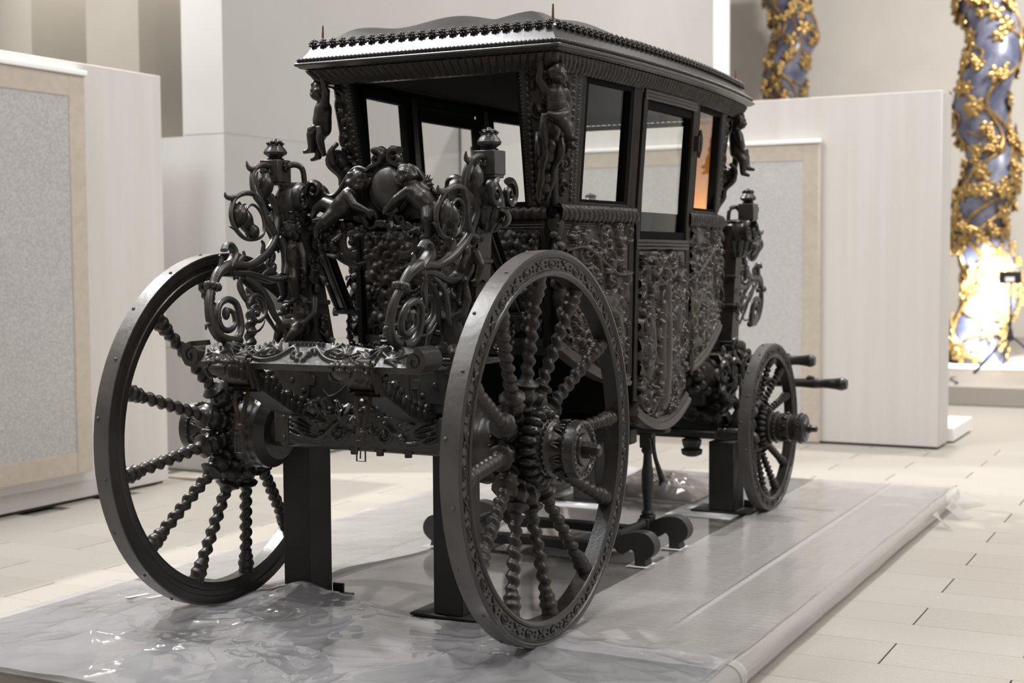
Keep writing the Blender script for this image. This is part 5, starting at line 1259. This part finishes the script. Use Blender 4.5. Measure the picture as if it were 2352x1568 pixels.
# ---------------------------------------------------------------- running gear below and the fore carriage
def gear():
    pe = put('perch_pole', tube([(.1, .0, .86), (.6, 0, .80), (1.2, 0, .66), (1.8, 0, .62), (2.4, 0, .66), (3.1, 0, .74), (3.4, 0, .80)], .055, 10, 5).join(tube([(.1, -.2, .86), (.9, -.16, .70), (1.8, -.12, .64), (2.7, -.12, .68), (3.3, -.16, .78)], .035, 8, 5)).join(tube([(.1, .2, .86), (.9, .16, .70), (1.8, .12, .64), (2.7, .12, .68), (3.3, .16, .78)], .035, 8, 5)), 'black', CAR)
    fa = put('front_axle', box((3.28, -.44, .44), (3.50, .44, .59), .008).join(lathe([(.055, -.50), (.055, .50)], 16, (3.39, 0, .516), 'y')), 'black', CAR)
    bo = put('fore_bolster', box((3.22, -.46, .60), (3.56, .46, .80), .01).join(box((3.16, -.50, .82), (3.60, .50, .98), .012)).join(box((3.26, -.40, .98), (3.52, .40, 1.05), .01)).join(box((3.06, -.42, .66), (3.24, .42, .90), .01)), 'black', CAR)
    mb = MB(); rs = random.Random(15)
    def tuft(c, n_, L):
        d = np.array([rs.uniform(-1, 1), rs.uniform(-1, 1), rs.uniform(-1, .7)]); d -= n_*(d@n_)*.8; d /= np.linalg.norm(d)
        mb.join(leafblade([c, c+d*L*.4+n_*.02, c+d*L*.8+n_*.03, c+d*L+n_*rs.uniform(-.01, .05)], L*.32, .010, up=tuple(n_)))
    for q in range(70): tuft(np.array([3.14+rs.uniform(-.02, .08), rs.uniform(-.5, .5), rs.uniform(.60, 1.0)]), np.array([-1., 0, 0]), rs.uniform(.07, .14))
    for s in (-1, 1):
        for q in range(45): tuft(np.array([rs.uniform(3.08, 3.62), s*.50, rs.uniform(.62, 1.02)]), np.array([0, s*1., 0]), rs.uniform(.07, .13))
        for q in range(3):
            pts = []
            for k in range(18): f = k/17; a = f*2*PI*1.3+q; r_ = .075*(1-f*.8); pts.append((3.1+q*.2+r_*math.cos(a), s*.53, .86+r_*math.sin(a)))
            mb.join(tube(pts, np.linspace(.022, .01, 18), 8, 2))
    put('bolster_carving', mb, 'black', bo, kind='stuff')
    for s in (-1, 1):
        kb = MB().join(tube([(2.86, s*.40, .98), (2.95, s*.42, .90), (3.06, s*.44, .84), (3.2, s*.45, .86)], [.05, .07, .08, .06], 10, 5))
        for q in range(30): kb.join(ell((rs.uniform(2.84, 3.15), s*(.42+rs.uniform(-.05, .05)), rs.uniform(.76, 1.0)), rs.uniform(.02, .045), 8, 5))
        put('scroll_bracket', kb, 'carved', bo)
    # step bar with turned ends in front of the small wheels
    sb = MB().join(box((2.99, -.52, .47), (3.10, .52, .52), .012))
    for s in (-1, 1):
        sb.join(tube([(3.045, s*.50, .495), (3.045, s*.58, .50), (3.045, s*.66, .505), (3.045, s*.73, .49), (3.045, s*.755, .455)], [.032, .038, .030, .034, .024], 10, 4))
        for q in range(6): sb.join(ell((3.045, s*(.52+.035*q), .515), (.03, .02, .022), 8, 5))
    put('step_bar', sb, 'black', CAR)
    for s in (-1, 1): put('turned_drop', lathe([(.03, .36), (.06, .375), (.065, .40), (.045, .41), (.055, .43), (.06, .46), (.04, .47)], 16, (3.0, s*.36, 0), lobes=8, amp=.08), 'black', CAR)
    for z, ye, x in ((.895, .875, 3.9), (.75, 1.085, 3.9)):
        st = [(ye*f, r_) for f, r_ in ((-1, .030), (-.97, .042), (-.93, .036), (-.86, .030), (-.80, .034), (-.70, .028), (-.5, .032), (-.2, .04), (.2, .04), (.5, .032), (.70, .028), (.80, .034), (.86, .030), (.93, .036), (.97, .042), (1, .030))]
        put('splinter_bar', tube([(x, y, z) for y, _ in st], [r_ for _, r_ in st], 12, 3).join(ell((x, -ye*.78, z+.035), (.02, .03, .016), 8, 5)).join(ell((x, ye*.78, z+.035), (.02, .03, .016), 8, 5)), 'black', CAR)
    put('draught_frame', box((3.5, -.28, .70), (3.92, -.20, .80), .012).join(box((3.5, .20, .70), (3.92, .28, .80), .012)).join(box((3.5, -.05, .72), (4.0, .05, .82), .012)).join(box((3.5, -.30, .85), (3.92, -.24, .92), .01)).join(box((3.5, .24, .85), (3.92, .30, .92), .01)), 'black', CAR)
gear()
# ---------------------------------------------------------------- what holds the coach up: steel stands and a wooden trestle
def stand(x, y, w_, d_, h, label):
    t = thing('steel_stand', (x, y, 0), label, 'stand', 'steel stands under the axles')
    put('column', box((x-d_/2, y-w_/2, .012), (x+d_/2, y+w_/2, h), .004), 'stand', t)
    put('base_plate', box((x-d_/2-.02, y-w_/2-.11, .0), (x+d_/2+.02, y+w_/2+.11, .012), .002), 'stand', t)
    put('corner_tab', box((x+d_/2, y-w_/2-.06, .012), (x+d_/2+.012, y-w_/2, .055), .002), 'stand', t)
    return t
stand(.235, .527, .145, .18, .75, 'dark grey square steel stand under the axle beside the left rear wheel')
stand(.245, -.262, .145, .17, .75, 'dark grey square steel stand under the axle behind the right rear wheel')
stand(3.24, -.50, .16, .20, .438, 'dark grey steel stand under the front axle at the right front wheel')
stand(3.24, .42, .16, .20, .438, 'dark grey steel stand under the front axle at the left front wheel')
TT = thing('wooden_trestle', (1.74, -.03, 0), 'dark turned wooden trestle with scroll feet standing under the coach doors', 'trestle')
for x in (1.53, 2.02):
    half = [(0, .10), (.40, .10), (.44, .125), (.50, .155), (.58, .175), (.64, .165), (.675, .12), (.672, .075), (.645, .045), (.625, .03), (.63, .0), (.575, .0), (.57, .035), (.565, .07), (.545, .085), (.52, .07), (.50, .055), (.475, .065), (.455, .085), (.43, .07), (.40, .05), (.36, .045), (0, .06)]
    o = half; poly = catmull(o, 3)
    for s in (-1, 1):
        m_ = prism([(p[0], p[1]) for p in poly], .085, ((x-.042, -.03, 0), (0, s*1., 0), (0, 0, 1), (1, 0, 0)))
        sf = put('scroll_foot', m_, 'stand', TT); put('foot_pad', box((x-.07, s*.60-.03-.06, 0), (x+.07, s*.60-.03+.07, .0035)), 'paper', sf, label='white protective pad')
    for y in (-.46, .40):
        put('leg', box((x-.035, y-.035, .09), (x+.035, y+.035, .17), .006).join(lathe([(.030, .17), (.036, .18), (.022, .195), (.026, .25), (.032, .30), (.034, .40), (.026, .44), (.022, .50), (.034, .515), (.034, .525), (.024, .54)], 14, (x, y, 0))).join(box((x-.035, y-.035, .535), (x+.035, y+.035, .62), .006)), 'stand', TT)
    put('top_rail', box((x-.045, -.58, .62), (x+.045, .52, .70), .008), 'stand', TT)
for y in (-.46, .40): put('stretcher', box((1.49, y-.03, .10), (1.60, y+.03, .155), .004).join(lathe([(.022, 1.60), (.03, 1.62), (.02, 1.64), (.026, 1.775), (.02, 1.91), (.03, 1.93), (.022, 1.95)], 12, (0, y, .13), 'x')).join(box((1.95, y-.03, .10), (2.06, y+.03, .155), .004)), 'stand', TT)
put('iron_stay', tube([(1.78, -.58, .62), (1.80, -.59, .52), (1.86, -.59, .44), (1.90, -.59, .38), (1.87, -.59, .36)], [.014, .012, .016, .018, .008], 8, 5, flat=.6), 'iron', TT)
put('top_board', box((1.44, -.50, .70), (2.16, .46, .725), .005), 'stand', TT)
# small white tape strips stuck on the crumpled sheet
def sheet_z(x, y):
    k = .10+.05*np.exp(-((y-.5)/.30)**2)+.03*np.sin(y*7)-.10*np.clip((-y-.9)*2, 0, 1); return cz((x-k)/(1+k/1.27), y)
for x, y, lb in ((-.165, 1.205, 'left one of two small white tape strips beside the left rear wheel'), (-.175, 1.075, 'right one of two small white tape strips beside the left rear wheel')):
    U, V_ = np.meshgrid(np.linspace(-.055, .055, 12), np.linspace(-.014, .014, 4), indexing='ij')
    Xs, Ys = x+U, y-.25*U+V_; mb = MB(); top = np.stack([Xs, Ys, sheet_z(Xs, Ys)+.005], -1).reshape(-1, 3); fq = gridfaces(12, 4)
    mb.add(np.vstack([top, top-[0, 0, .001]]), [fq, fq[:, ::-1]+48])
    o = put('tape_piece', mb, 'paper', None, 0); o['label'] = lb; o['category'] = 'tape'
